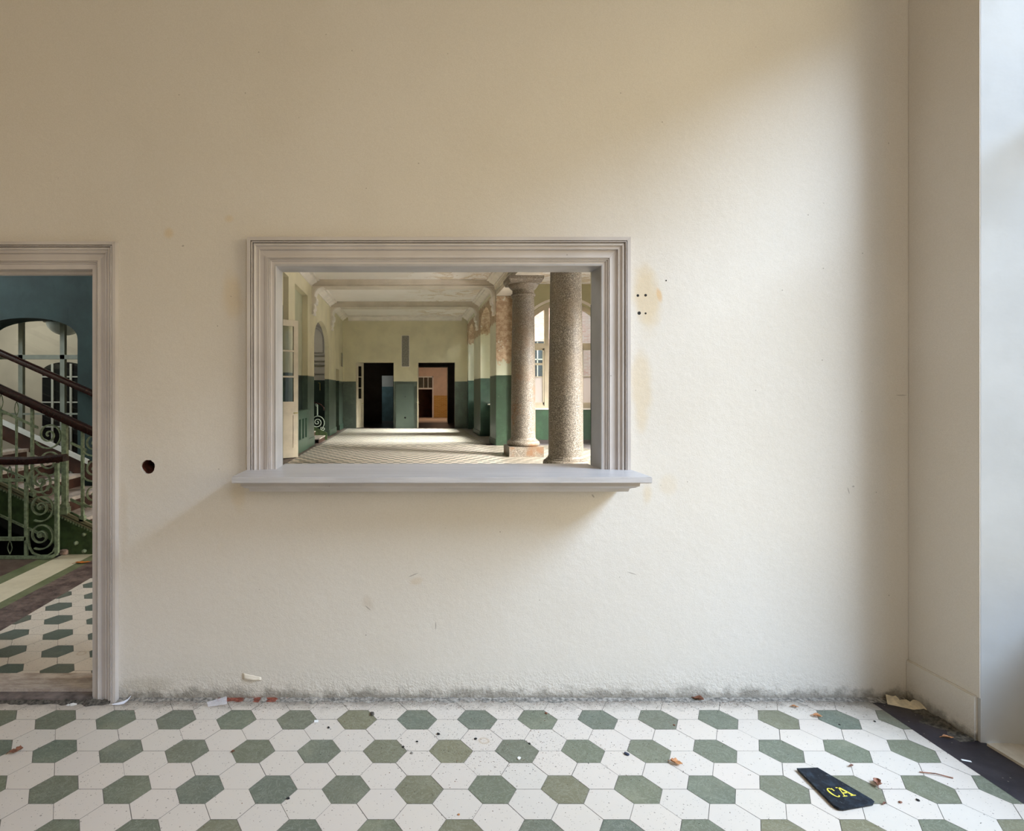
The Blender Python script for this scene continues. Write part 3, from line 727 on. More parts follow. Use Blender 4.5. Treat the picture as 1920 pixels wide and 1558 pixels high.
# ------------------------------------------------------------------ columns
def column(x, y, mat, label):
    t = thing('granite_column', (x, y, 0), label, 'column', 'granite columns in the hall')
    def on(mb, n, sm=True):
        o = mb.obj(n, mat, t, smooth=sm, origin=(x, y, 0)); return o
    mb = MB(); mb.box(x - .435, x + .435, y - .435, y + .435, 0, .25); on(mb, 'plinth', False)
    pr = [(.36, .25)] + [(.36 + .055 * cos(a), .32 + .07 * sin(a)) for a in [pi * (i / 10 - .5) for i in range(11)]] + [(.36, .39), (.36, .41), (.33, .415), (.33, .43), (.315, .46)]
    on(MB().lathe(pr, 48, x, y), 'base')
    sh = [(.312 - .036 * (i / 12) ** 1.6, .46 + (4.10 - .46) * i / 12) for i in range(13)]
    on(MB().lathe(sh, 56, x, y), 'shaft')
    pr = [(.276, 4.10), (.30, 4.105), (.315, 4.13), (.31, 4.16), (.278, 4.175), (.278, 4.27), (.29, 4.275), (.30, 4.29), (.325, 4.31), (.36, 4.35), (.385, 4.395), (.385, 4.41)]
    on(MB().lathe(pr, 48, x, y), 'capital')
    mb = MB(); rings = []
    for (h, z) in ((.37, 4.41), (.40, 4.42), (.41, 4.46), (.44, 4.50), (.445, 4.575)):
        rings.append([(x - h, y - h, z), (x + h, y - h, z), (x + h, y + h, z), (x - h, y + h, z)])
    mb.sweep(rings, None); on(mb, 'abacus', False)
column(3.0, 15.4, M['granite_rust'], 'farther granite column with rust stains, square plinth and capital in view')
column(2.93, 11.0, M['granite'], 'nearer thick granite column, top hidden by the hatch head')

# ------------------------------------------------------------------ building outside
bl = thing('brick_building', (7, 27, 0), 'sunlit brick building seen through the arched window', 'building')
mb = MB(); mb.prism([rect(3.9, 16, -1, 12), rect(5.55, 6.30, 2.35, 3.95), rect(9, 10, 2.35, 4)], fy(27), .4); mb.obj('facade', M['brick'], bl)
dwg = simple('dark_window_glass', (.10, .13, .17), .15)
MB().box(5.55, 6.30, 27.1, 27.13, 2.35, 3.95).obj('pane', dwg, bl); MB().box(9, 10, 27.1, 27.13, 2.35, 4).obj('pane', dwg, bl)
mb = MB(); mb.box(5.55, 6.3, 27.05, 27.1, 3.1, 3.16); mb.box(5.9, 5.95, 27.05, 27.1, 2.35, 3.95); mb.obj('window_bar', M['whitepaint'], bl)
mb = MB(); mb.box(3.9, 30, 19.3, 40, -1.2, -1)
struct('ground', mb, simple('grey_yard', (.35, .34, .32), .9), 'paved yard outside the windows', 'ground')

# ------------------------------------------------------------------ rooms beyond the end wall
mb = MB(); mb.box(-3.4, -3.3, 27.2, 34, 0, 4); mb.box(.2, .3, 27.2, 34, 0, 4); mb.box(-3.4, .3, 27.2, 34, 3.6, 3.7)
mb.prism([outline(-3.3, .2, 3.6, [rectn(-1.336, -.75, 2.5)])], fy(31.0), .1)
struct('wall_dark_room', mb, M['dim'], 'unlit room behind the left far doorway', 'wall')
mb = MB(); mb.box(-3.3, .2, 33.6, 33.7, 0, 3.6)
struct('wall_lit_strip', mb, mat_twotone('distant_dado_paint', (.52, .50, .42), (.10, .17, .17), 1.95), 'distant grey-green wall strip seen inside the left far doorway', 'wall')
mb = MB(); mb.box(.32, .42, 27.2, 38.4, 0, 3.6); mb.box(2.9, 3.0, 27.2, 38.4, 0, 3.6); mb.box(.3, 3.0, 27.2, 38.4, 3.6, 3.7)
mb.prism([outline(.42, 2.9, 3.6, [rectn(.596, 2.127, 2.95)])], fy(31.6), .15)
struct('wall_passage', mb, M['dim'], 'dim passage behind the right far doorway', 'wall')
mb = MB(); mb.box(.44, .45, 31.8, 38.2, 0, 3.6); mb.prism([outline(.42, 2.9, 3.6, [rectn(.66, 1.61, 2.60)])], fy(38.2), .1)
struct('wall_pink', mb, M['pink'], 'pinkish cream wall at the end of the right far doorway', 'wall')
mb = MB(); mb.box(1.70, 2.89, 38.16, 38.199, .02, 1.42)
struct('wall_tile_dado', mb, M['ochre'], 'ochre glazed tile dado at the end of the right far doorway', 'wall')
mb = MB(); mb.box(2.12, 2.16, 31.55, 31.6, 0, 2.99); mb.box(.596, 2.16, 31.55, 31.6, 2.95, 2.99)
struct('trim_8', mb, M['stucco'], 'pale architrave of the second doorway down the passage', 'trim')
fl = MB(); fl.box(.45, 2.9, 31.75, 38.2, .0, .004)
struct('floor_passage', fl, M['pink'], 'pale floor beyond the passage doorway', 'floor')
dt = thing('transom_door_frame', (1.13, 38.18, 0), 'white door frame with glazed transom at the very end of the passage', 'door frame')
mb = MB(); mb.box(.60, .68, 38.14, 38.2, 0, 2.66); mb.box(1.59, 1.67, 38.14, 38.2, 0, 2.66); mb.box(.6, 1.67, 38.14, 38.2, 2.58, 2.66); mb.box(.66, 1.6, 38.14, 38.2, 1.82, 1.92)
mb.obj('frame', M['stucco'], dt)
mb = MB(); mb.box(1.02, 1.06, 38.16, 38.2, 1.92, 2.6); mb.box(1.3, 1.34, 38.16, 38.2, 1.92, 2.6); mb.obj('glazing_bar', M['stucco'], dt)
mb = MB(); mb.box(.66, 1.6, 38.22, 38.225, 1.92, 2.58); mb.obj('pane', M['glass'], dt)
mb = MB(); mb.box(.3, 3, 40.5, 40.6, 0, 3.6); mb.box(.3, .4, 38.3, 40.5, 0, 3.6); mb.box(2.9, 3, 38.3, 40.5, 0, 3.6); mb.box(.3, 3, 38.3, 40.6, 3.6, 3.7)
struct('wall_end_room', mb, simple('red_brown_wall', (.20, .08, .04), .8, vary=.3, scale=2), 'dark red-brown room behind the transom frame', 'wall')

def panel_door(name, x0, y0, x1, y1, h, zg, label, rows, extra=None):
    """glazed door leaf, standing from (x0,y0) hinge to (x1,y1) free edge; glass from zg up"""
    L = math.hypot(x1 - x0, y1 - y0); ang = math.atan2(y1 - y0, x1 - x0); th = .045
    t = thing(name, (x0, y0, .02), label, 'door'); t.rotation_euler = (0, 0, ang)
    st = .13 if L > .4 else .07
    def put(mb, n, m):
        o = mb.obj(n, m); o.parent = t; return o
    fn = lambda u, v, w: (u, w - th / 2, v)
    mb = MB(); loops = [rect(0, L, 0, h)]
    hh = (h - st - zg) / rows
    for r in range(rows): loops.append(rect(st, L - st, zg + r * hh + .02, zg + (r + 1) * hh - .02)[::-1])
    mb.prism(loops, fn, th); put(mb, 'door_leaf', M['door'])
    mb = MB(); mb.box(st - .01, L - st + .01, -.003, .003, zg, h - st + .01); put(mb, 'pane', M['glass'])
    mb = MB()
    for s in (-1, 1):
        y = s * th / 2
        mb.box(st, L - st, min(y, y + s * .012), max(y, y + s * .012), .22, .24); mb.box(st, L - st, min(y, y + s * .012), max(y, y + s * .012), zg - .32, zg - .30)
        mb.box(st, st + .02, min(y, y + s * .012), max(y, y + s * .012), .24, zg - .32); mb.box(L - st - .02, L - st, min(y, y + s * .012), max(y, y + s * .012), .24, zg - .32)
        mb.box(st + .06, L - st - .06, min(y, y + s * .008), max(y, y + s * .008), .32, zg - .40) if L > .4 else None
        mb.box(.02, L - .02, min(y, y + s * .018), max(y, y + s * .018), zg - .16, zg - .12)
    put(mb, 'panel_moulding', M['door'])
    mb = MB(); mb.tube([(L - .05, -th / 2, 1.1), (L - .05, -th / 2 - .05, 1.1)], .01); mb.tube([(L - .05, -th / 2 - .05, 1.1), (L - .16, -th / 2 - .05, 1.1)], .01); put(mb, 'door_handle', M['brass'])
    return t
panel_door('panelled_door', -3.50, 14.05, -2.735, 14.80, 3.39, 1.36, 'tall cream glazed door standing open at left inside the hatch view', 3)
panel_door('panelled_door', -2.335, 27.0, -2.03, 27.35, 2.95, 1.30, 'narrow white glazed leaf in the left far doorway', 3)
panel_door('panelled_door', .465, 26.85, .50, 27.9, 2.95, 1.30, 'white leaf seen edge-on in the right far doorway', 3)

# walls behind the left openings (rooms beyond)
mb = MB(); mb.box(-5.2, -5.1, 12.5, 15.2, 0, HC); mb.box(-5.1, -3.1, 15.19, 15.3, 0, HC); mb.box(-5.1, -3.1, 12.4, 12.5, 0, HC)
struct('wall_side_room', mb, M['hall'], 'green side room behind the open cream door', 'wall')
mb = MB(); mb.box(-5.2, -5.1, 17.9, 24.1, 0, HC)
struct('wall_second_stair', mb, M['hall'], 'side wall of the second stair hall', 'wall')
mb = MB(); mb.box(-5.1, -3.1, 24.0, 24.1, 0, HC)
struct('wall_arch_end', mb, mat_twotone('arch_end_shaded_paint', (.52, .50, .44), (.012, .03, .022), 2.12), 'grey panelled wall seen through the hall arch', 'wall')  # dado taken near black to paint in the gloom behind the arch
mb = MB(); mb.box(-5.1, -3.1, 23.93, 23.999, 2.72, 2.78); mb.box(-5.1, -3.1, 23.95, 23.999, 2.88, 2.93); mb.box(-5.1, -3.1, 23.97, 23.999, 2.36, 2.40)
o1 = [(-4.25, 3.10)] + arch(-4.25, -3.27, 3.75, .62) + [(-3.27, 3.10)]
i1 = [(-4.19, 3.16)] + arch(-4.19, -3.33, 3.75, .55) + [(-3.33, 3.16)]
mb.prism([o1, i1], fy(23.95), .049)
i2 = [(-4.15, 3.22)] + arch(-4.12, -3.40, 3.75, .48) + [(-3.40, 3.22)]; i3 = [(-4.08, 3.25)] + arch(-4.09, -3.43, 3.75, .45) + [(-3.43, 3.25)]
mb.prism([i2, i3], fy(23.97), .029)
struct('trim_9', mb, simple('grey_moulding', (.36, .34, .30), .6), 'arched moulding on the wall seen through the hall arch', 'trim')
for i, (px, py, hh) in enumerate(((600, 718, .30), (615.5, 741, .34))):
    p = wp(px, py, 23.9); mb = MB(); mb.tube([(p.x - .06, p.y, p.z), (p.x, p.y, p.z), (p.x, p.y, p.z - hh)], .016, 6); mb.tube([(p.x, p.y, p.z - hh + .02), (p.x, 24.0, p.z - hh + .02)], .012, 6)
    tag(mb.obj('wall_bracket', M['brass']), ('upper' if i == 0 else 'lower') + ' bent yellow metal bracket on the dark wall through the arch', 'bracket', 'metal brackets through the arch')
mb = MB(); mb.box(-4.5, -3.1, 24.3, 26.0, 2.9, 3.0); mb.box(-4.6, -4.5, 24.1, 26.8, 0, 3); mb.box(-4.5, -3.1, 25.6, 25.7, 0, 3)
struct('wall_closet', mb, M['dim'], 'dark closet behind the narrow left opening', 'wall')
mb = MB(); mb.box(XL + .001, XL + .03, 26.2, 26.7, 2.78, 3.37)
tag(mb.obj('wall_box', simple('grey_metal_box', (.33, .31, .24), .5)), 'small grey box high on the left wall near the far corner', 'box')

# ------------------------------------------------------------------ ironwork
def spiral(cx, cz, r, turns, a0, n=46, sgn=1, r0=.10):
    return [(cx + r * (r0 + (1 - r0) * (i / n) ** 1.25) * cos(a0 + sgn * turns * 2 * pi * (1 - i / n)), cz + r * (r0 + (1 - r0) * (i / n) ** 1.25) * sin(a0 + sgn * turns * 2 * pi * (1 - i / n))) for i in range(n + 1)]
def loz(mb, x, z, y, w=.022, h=.075, r=.0045):
    for s in (-1, 1): mb.tube([(x, y, z - h / 2), (x + s * w * .8, y, z - h * .2), (x + s * w, y, z), (x + s * w * .6, y, z + h * .3), (x, y, z + h / 2)], r, 6)

def stair_h(x): return .306 + .464 * (-3.167 - x)     # top of the near string
st = thing('staircase', (-3.1, 6.7, 0), 'brown staircase with green iron string rising left behind the doorway', 'staircase')
for k in range(1, 12):
    xn = -3.07 - (k - 1) * .334; z = k * .155
    mb = MB(); mb.box(xn - .36, xn + .025, 6.04, 7.40, z - .035, z); mb.obj('tread', M['tread'], st)
    mb = MB(); mb.box(xn - .02, xn, 6.04, 7.40, z - .155, z - .035); mb.obj('riser', M['riser'], st)
mb = MB()
pts = [(-2.98, 0), (-2.98, stair_h(-2.98)), (-6.9, stair_h(-6.9)), (-6.9, stair_h(-6.9) - .36), (-3.62, stair_h(-3.62) - .36), (-3.44, 0)]
mb.prism([pts], fy(5.98), .05)
mb.obj('string', M['string'], st)
mb = MB()
for off, w, yy, mi in ((.0, .03, 5.955, 0), (-.045, .018, 5.965, 0), (-.33, .025, 5.962, 1)):
    x1 = -2.98 if off > -.3 else -3.62
    mb.prism([[(x1, stair_h(x1) + off), (-6.9, stair_h(-6.9) + off), (-6.9, stair_h(-6.9) + off - w), (x1, stair_h(x1) + off - w)]], fy(yy), .05, mi)
mb.obj('string_moulding', [simple('tan_string_edge', (.22, .20, .12), .4), M['iron']], st)
mb = MB()
for i in range(70):
    x = -2.99 - i * .028; z = stair_h(x) - .075; mb.box(x - .009, x + .009, 5.966, 5.982, z - .012, z + .012)
mb.obj('bead_row', M['iron'], st)
mb = MB(); mb.prism([[(-3.6, .0 + .02), (-6.9, 1.53), (-6.9, 1.6), (-3.6, .15)]], fy(6.05), 1.35); mb.obj('soffit', M['dark'], st)
mb = MB()
mb.prism([[(-3.6, .605), (-6.9, 2.12), (-6.9, 1.9), (-3.6, .37)]], fy(7.40), .03); mb.obj('wall_string', M['riser'], st)
mb = MB(); mb.prism([[(-3.98, .79), (-6.9, 2.145), (-6.9, 2.09), (-3.98, .735)]], fy(7.385), .05); mb.obj('string_cap', M['whitepaint'], st)
for (px, py) in ((158, 1002), (158, 1033), (143, 1018)):
    p = wp(px, py, 5.97); mb = MB(); mb.tube([(p.x, 5.98, p.z), (p.x, 5.955, p.z), (p.x, 5.945, p.z)], [.02, .02, .006], 8); mb.obj('bolt', M['iron'], st)

def rail_bar(mb, x0, x1, zf, off, y, w, d):
    mb.prism([[(x0, zf(x0) + off), (x1, zf(x1) + off), (x1, zf(x1) + off + w), (x0, zf(x0) + off + w)]], fy(y - d / 2), d)
sr = thing('stair_railing', (-3.15, 5.98, .3), 'green scrolled iron railing with dark handrail climbing the staircase', 'railing')
Y = 5.98
def hrail(pts, r, name, parent, mat=None):
    mb = MB(); rings = []
    for i, p in enumerate(pts):
        a = Vector(pts[max(i - 1, 0)]); b = Vector(pts[min(i + 1, len(pts) - 1)]); d = (b - a).normalized()
        s = d.cross(Vector((0, 0, 1))).normalized(); u = s.cross(d)
        rings.append([Vector(p) + s * r * cx + u * r * cz for cx, cz in ((-.9, -.55), (-1, -.1), (-.85, .45), (-.4, .75), (.4, .75), (.85, .45), (1, -.1), (.9, -.55))])
    mb.sweep(rings, None); return mb.obj(name, mat or M['rail'], parent, smooth=True)
hrail([(-2.95, Y, 1.135)] + [(x, Y, stair_h(x) + .925) for x in (-3.167, -4.5, -6.8)], .056, 'handrail', sr)
for off in (.70, .13):
    for (a, b) in ((-6.8, -3.72), (-3.39, -3.23)):
        mb = MB(); rail_bar(mb, a, b, stair_h, off, Y, .024, .022); mb.obj('sub_rail', M['iron'], sr)
def bal(px, y=Y): return (px - VX) * y / F
xs = [bal(2), bal(31)] + [bal(2) - .157 * k for k in range(1, 8)]
for x in xs:
    mb = MB(); mb.box(x - .009, x + .009, Y - .009, Y + .009, stair_h(x) - .02, stair_h(x) + .72)
    loz(mb, x, stair_h(x) + .80, Y, .02, .15, .005); mb.obj('baluster', M['iron'], sr)
for px, w in ((60.6, .013), (155, .013)):
    x = bal(px); mb = MB(); mb.box(x - w, x + w, Y - w, Y + w, stair_h(x) - .02, stair_h(x) + .91); mb.box(x - w * 1.9, x + w * 1.9, Y - .025, Y + .025, stair_h(x) - .02, stair_h(x) + .035); mb.obj('post', M['iron'], sr)
x = bal(122); mb = MB(); mb.box(x - .024, x + .024, Y - .024, Y + .024, stair_h(x) - .02, stair_h(x) + .905); mb.box(x - .038, x + .038, Y - .036, Y + .036, stair_h(x) - .03, stair_h(x) + .04); mb.box(x - .03, x + .03, Y - .03, Y + .03, stair_h(x) + .04, stair_h(x) + .075)
mb.obj('newel_post', M['iron'], sr)
cx = bal(90)
for k in range(3):
    p = wp(92, 815 + 51 * k, Y); mb = MB(); mb.ribbon(spiral(p.x, p.z, .150, 2.1, pi * 1.15, 54), Y, .012, .024); mb.obj('scroll', M['iron'], sr)
for k in range(3):
    p = wp(176, 832 + 48 * k, Y); mb = MB(); mb.ribbon(spiral(p.x, p.z, .135, 2.0, pi * 1.1), Y, .012, .024); mb.obj('scroll', M['iron'], sr)

YR = 5.80
gr = thing('landing_railing', (-3.7, YR, 0), 'level green iron railing with three stacked scrolls in front of the stair', 'railing')
pb = lambda px: (px - VX) * YR / F
zt = H - (864.5 - VY) * YR / F
hrail([(-5.3, YR, zt), (-4.0, YR, zt), (-3.72, YR, zt - .002), (-3.55, YR, zt + .01), (-3.43, YR, zt + .022), (-3.335, YR, zt + .03)], .054, 'handrail', gr)
zr = H - (900 - VY) * YR / F; zb = H - (1010 - VY) * YR / F
for z, w in ((zr, .03), (zb, .035), (.02, .03)):
    mb = MB(); mb.box(-5.3, pb(50) if z > .1 else pb(92), YR - .014, YR + .014, z - w / 2, z + w / 2); mb.obj('sub_rail', M['iron'], gr)
for px, w in ((49.3, .014), (107, .017)):
    x = pb(px); mb = MB(); mb.box(x - w, x + w, YR - w, YR + w, .03 if px < 60 else .06, zt - .02); mb.obj('post', M['iron'], gr)
for k in range(8):
    x = pb(18.5) - .165 * k; mb = MB(); mb.box(x - .010, x + .010, YR - .010, YR + .010, zb, zr + .01); loz(mb, x, zr + .07, YR, .022, .13, .005); loz(mb, x, zb - .085, YR, .022, .13, .005); mb.obj('baluster', M['iron'], gr)
for k, (cy, r) in enumerate(((902, .142), (951, .142), (1003.6, .140))):
    p = wp(77, cy, YR); mb = MB(); mb.ribbon(spiral(p.x, p.z, r, 2.2, pi * (1.35 if k else .55), 60), YR, .013, .028); mb.tube([(p.x, YR - .022, p.z), (p.x, YR + .022, p.z)], .016, 10); mb.obj('scroll', M['iron'], gr)
mb = MB(); mb.ribbon([(pb(53), .30), (pb(53), .20), (pb(55), .12), (pb(62), .06), (pb(75), .035), (pb(90), .04), (pb(100), .075), (pb(106), .15)], YR, .012, .026); mb.obj('scroll', M['iron'], gr)
mb = MB(); mb.ribbon([(pb(85), .02), (pb(98), .028), (pb(107), .055)], YR, .03, .04); mb.obj('foot_curve', M['iron'], gr)

# wall handrail on the far side
wr = thing('wall_handrail', (-4.5, 7.36, 1.8), 'dark wooden handrail along the teal wall above the far side of the stair', 'handrail')
hrail([(-3.5, 7.36, 1.63 - .19), (-3.945, 7.36, 1.635), (-5.07, 7.36, 2.13), (-6.6, 7.36, 2.81)], .052, 'handrail', wr)
for x in (-3.7, -5.6):
    z = 1.635 + .44 * (-3.945 - x); mb = MB(); mb.tube([(x, 7.36, z - .02), (x, 7.36, z - .07), (x, 7.495, z - .08)], .008, 6); mb.obj('rail_bracket', M['iron'], wr)

# ------------------------------------------------------------------ stair hall shell
AC, AR = -4.81, .645
mb = MB(); mb.prism([outline(-8.2, XL - .16, HC, [[(AC - AR, 0)] + [(AC + AR * cos(pi - pi * i / 24) , 2.30 + .27 * (1 - ((i - 12) / 12) ** 2)) for i in range(25)] + [(AC + AR, 0)]])], fy(7.5), .34)
struct('wall_teal', mb, M['teal'], 'rough teal wall with a flat arched opening behind the staircase', 'wall')
mb = MB(); mb.box(-8.3, -8.2, 3.34, 7.5, 0, HC)
struct('wall_stair_left', mb, M['teal'], 'far left wall of the stair hall', 'wall')
mb = MB(); mb.box(-8.2, -3.6, 5.86, 7.5, -1.3, -1.2); mb.box(-8.2, -3.46, 5.82, 5.86, -1.3, -.001); mb.box(-3.5, -3.46, 5.9, 7.45, -1.3, -.001); mb.box(-8.2, -3.46, 7.44, 7.48, -1.3, .0); mb.box(-8.2, -8.16, 5.86, 7.5, -1.3, 0); mb.box(-6.5, -3.62, 7.36, 7.38, -1.2, .35); mb.box(-8.2,-6.5,5.86,7.5,0,.01)  # coloured black to stand in for the unlit depth under the stair
struct('wall_stair_pit', mb, M['dark'], 'black basement stair pit under the staircase', 'pit')
gs = thing('glazed_screen', (AC, 7.84, 0), 'grey-green glazed screen filling the arch in the teal wall', 'glazed screen')
mb = MB()
for px0, px1 in ((35.5, 43.5), (113.5, 122)):
    a = (px0 - VX) * 7.86 / F; b = (px1 - VX) * 7.86 / F; mb.box(a, b, 7.845, 7.90, 0, 2.75)
zc = H - (669.5 - VY) * 7.86 / F; mb.box(-6.0, -3.9, 7.845, 7.90, zc - .028, zc + .028)
zc = H - (776 - VY) * 7.86 / F; mb.box(-6.0, -3.9, 7.85, 7.89, zc - .012, zc + .012)
mb.box(-6.0, -3.9, 7.845, 7.9, 0, .1)
mb.obj('frame', M['greyframe'], gs)
mb = MB(); mb.box(-6.0, -3.9, 7.87, 7.874, .1, 2.7); mb.obj('pane', M['glass'], gs)
cd = thing('arched_glass_door', (-6.33, 11.0, 0), 'dark arched door with white glazing bars beyond the glazed screen', 'door')
X0, X1 = (80 - VX) * 11 / F, (166 - VX) * 11 / F
zsp = H - (697 - VY) * 11 / F; zap = H - (679 - VY) * 11 / F
mb = MB(); mb.prism([[(X0, 0)] + arch(X0, X1, zsp, zap - zsp) + [(X1, 0)]], fy(10.985), .012); mb.obj('dark_glass', simple('dark_glass', (.010, .008, .008), .4, spec=.15), cd)
mb = MB()
for px in (100.5, 135): a = (px - VX) * 11 / F; mb.box(a - .02, a + .02, 10.955, 10.984, 0, zap - .03)
for py in (706.5, 754, 800): z = H - (py - VY) * 11 / F; mb.box(X0, X1, 10.96, 10.984, z - .012, z + .012)
mb.obj('glazing_bar', M['whitepaint'], cd)
mb = MB(); mb.box(-9, -3.1, 11.0, 11.1, 0, 4); mb.box(-9.1, -9, 7.84, 11, 0, 4); mb.box(-9, -3.1, 7.9, 11, 3.6, 3.7)
struct('wall_corridor', mb, M['cream'], 'cream corridor wall beyond the glazed screen', 'wall')
mb = MB(); mb.box(-3.1, -3.09, 7.84, 11, 0, HC)
struct('wall_corridor_side', mb, M['cream'], 'side of the cream corridor', 'wall')
lm = thing('bowl_lamp', (-5.5, 9.4, 2.5), 'pale opal bowl lamp hanging in the corridor behind the arch', 'lamp')
cxl, cyl = -5.42, 9.4; zl = H - (629 - VY) * 9.4 / F
MB().lathe([(.27 * sin(pi / 2 * i / 10) + .001, zl + .24 * (1 - cos(pi / 2 * i / 10))) for i in range(11)] + [(.25, zl + .25)], 32, cxl, cyl).obj('lamp_shade', M['lamp'], lm, smooth=True)
MB().lathe([(.30, zl + .20), (.315, zl + .22), (.315, zl + .27), (.28, zl + .29)], 32, cxl, cyl).obj('rim', M['cream'], lm, smooth=True)
mb = MB(); mb.tube([(cxl, cyl, zl + .27), (cxl, cyl, 3.6)], .012); mb.obj('rod', M['brass'], lm)

# second stair seen through the hall arch
s2 = thing('staircase', (-2.9, 20, 0), 'foot of a second staircase in the left hall arch', 'staircase')
for k in range(1, 7):
    xn = -2.84 - (k - 1) * .33; z = k * .155
    mb = MB(); mb.box(xn - .36, xn + .02, 18.9 if xn < -3.1 else 19.05, 20.4, z - .035, z); mb.obj('tread', M['tread'], s2)
    mb = MB(); mb.box(xn - .02, xn, 19.05, 20.4, z - .155, z - .035); mb.obj('riser', M['riser'], s2)
mb = MB(); mb.prism([[(-2.76, 0), (-2.76, .24), (-5.0, 1.28), (-5.0, 1.0), (-2.9, 0)]], fy(20.4), .05); mb.obj('string', M['string'], s2)
r2 = thing('stair_railing', (-3, 20.42, .3), 'small pale scroll railing at the foot of the second staircase', 'railing')
hrail([(-2.87, 20.42, 1.02), (-2.885, 20.42, 1.12), (-3.0, 20.42, 1.22), (-3.2, 20.42, 1.28), (-5, 20.42, 2.1)], .03, 'handrail', r2)
mb = MB(); mb.ribbon(spiral(-3.10, .60, .26, 2.4, -.9), 20.42, .026, .03); mb.obj('scroll', M['paleiron'], r2)
mb = MB(); mb.ribbon(spiral(-2.90, .38, .085, 1.4, 2.4), 20.42, .024, .03); mb.obj('scroll', M['paleiron'], r2)
mb = MB(); mb.box(-3.11, -3.075, 20.40, 20.44, .84, 1.2); loz(mb, -3.13, 1.20, 20.42, .03, .1, .01); mb.obj('post', M['paleiron'], r2)

# ------------------------------------------------------------------ things on the floor
def leaf(px, py, L, wid, rot, mat, label, curl=.5, lobes=0, seed=0, z=0.002, base=None):
    r = random.Random(seed); n, m = 12, 7; p0 = fp(px, py) if base is None else base
    V = []; Fs = []
    for i in range(n):
        t = i / (n - 1); w = wid * (sin(pi * min(1, t * 1.02)) ** .75 + .04)
        if lobes: w *= .62 + .38 * abs(sin(lobes * pi * t + .6))
        for j in range(m):
            s = (j / (m - 1) - .5) * 2
            x = (t - .5) * L; y = s * w / 2
            zz = .004 + curl * L * .28 * (s * s) * (w / wid) * (1 + .6 * sin(5 * t + seed)) + curl * L * .12 * (2 * t - 1) ** 2 + r.uniform(-.0015, .0015)
            c, sn = cos(rot), sin(rot)
            V.append((p0.x + x * c - y * sn, p0.y + x * sn + y * c, z + max(zz, .001)))
    for i in range(n - 1):
        for j in range(m - 1): a = i * m + j; Fs.append((a, a + 1, a + m + 1, a + m))
    mb = MB(); mb.add(V, Fs)
    c, sn = cos(rot), sin(rot)
    mb.tube([(p0.x - L * .5 * c, p0.y - L * .5 * sn, z + .004 + curl * L * .12), (p0.x - L * .68 * c, p0.y - L * .68 * sn, z + .003)], .0012, 5)
    o = mb.obj('dry_leaf', mat, smooth=True, origin=(p0.x, p0.y, z))
    so = o.modifiers.new('s', 'SOLIDIFY'); so.thickness = .0008
    return tag(o, label, 'leaf', 'dry leaves on the floor')
leaf(1268, 1433, .05, .034, -.5, M['leaf2'], 'curled tan leaf on white tile left of the lettered board', .9, 3, 1)
leaf(1645, 1472, .055, .034, 1.0, M['leaf'], 'crumpled red-brown leaf just right of the lettered board', 1.2, 3, 2)
leaf(30, 1411, .055, .04, .6, M['leaf'], 'split brown leaf on the floor at the far left edge', .9, 4, 3)
leaf(1309, 1313, .055, .028, -.5, M['leaf'], 'dark brown leaf lying against the foot of the wall', .8, 0, 4)
leaf(1532, 1345, .045, .020, -.35, M['leaf2'], 'orange-tan leaf at the tip of a green tile near the corner', .6, 0, 5)
leaf(1490, 1327, .034, .012, -.3, M['leaf2'], 'small slim tan leaf near the wall foot left of the corner', .5, 0, 6)
leaf(1777, 1385, .05, .016, -.15, M['leaf2'], 'thin tan leaf on the black floor border', .5, 0, 7)
leaf(155, 1056, .13, .06, .3, simple('bright_orange_leaf', (.55, .16, .02), .6, vary=.3), 'bright orange leaf on the hall floor behind the doorway', .3, 3, 8)
leaf(1596, 1438, .022, .010, .2, M['leaf'], 'tiny brown leaf scrap above the lettered board', .6, 0, 9)
leaf(1658, 1509, .02, .007, .4, M['leaf'], 'tiny brown scrap right below the lettered board', .6, 0, 10)
leaf(437, 1411, .016, .010, .4, M['leaf'], 'tiny dark scrap at the left point of a green tile', .6, 0, 12)

# shoulder-board like plate with CA
bd = thing('lettered_board', (1.74, 2.42, 0), 'black tapered board lettered CA in yellow lying on the tiles', 'board')
P = [(1.676, 2.556), (1.768, 2.561), (1.846, 2.362), (1.846, 2.350), (1.834, 2.340), (1.695, 2.310), (1.680, 2.312), (1.671, 2.328)]
mb = MB(); tp = [(x, y, .013) for x, y in P]; cxp = sum(p[0] for p in P) / 8; cyp = sum(p[1] for p in P) / 8
mid = [(cxp + (x - cxp) * 1.01, cyp + (y - cyp) * 1.01, .010) for x, y in P]; bt = [(cxp + (x - cxp) * .99, cyp + (y - cyp) * .99, .003) for x, y in P]
mb.sweep([bt, mid, tp], None); mb.obj('plate', M['board'], bd, origin=(1.74, 2.42, 0))
O = Vector((1.707, 2.371)); e1 = Vector((.992, .125)); e2 = Vector((-.125, .992))
def LT(u, v, w): p = O + e1 * u + e2 * v; return (p.x, p.y, .0131 + w)
mb = MB(); N = 22; outer = []; inner = []
for i in range(N + 1):
    a = radians(48 + (312 - 48) * i / N); th = .0075 * (.55 + .45 * abs(cos(a)))
    outer.append((.0165 + .0165 * cos(a), .027 + .027 * sin(a))); inner.append((.0165 + (.0165 - th) * cos(a), .027 + (.027 - th * .75) * sin(a)))
for i in range(N): mb.prism([[outer[i], outer[i + 1], inner[i + 1], inner[i]]], LT, .0008)
mb.prism([[(.0265, .036), (.0315, .036), (.0315, .052), (.0275, .050)]], LT, .0008)
mb.obj('letter_c', M['yellow'], bd)
mb = MB(); q = .037
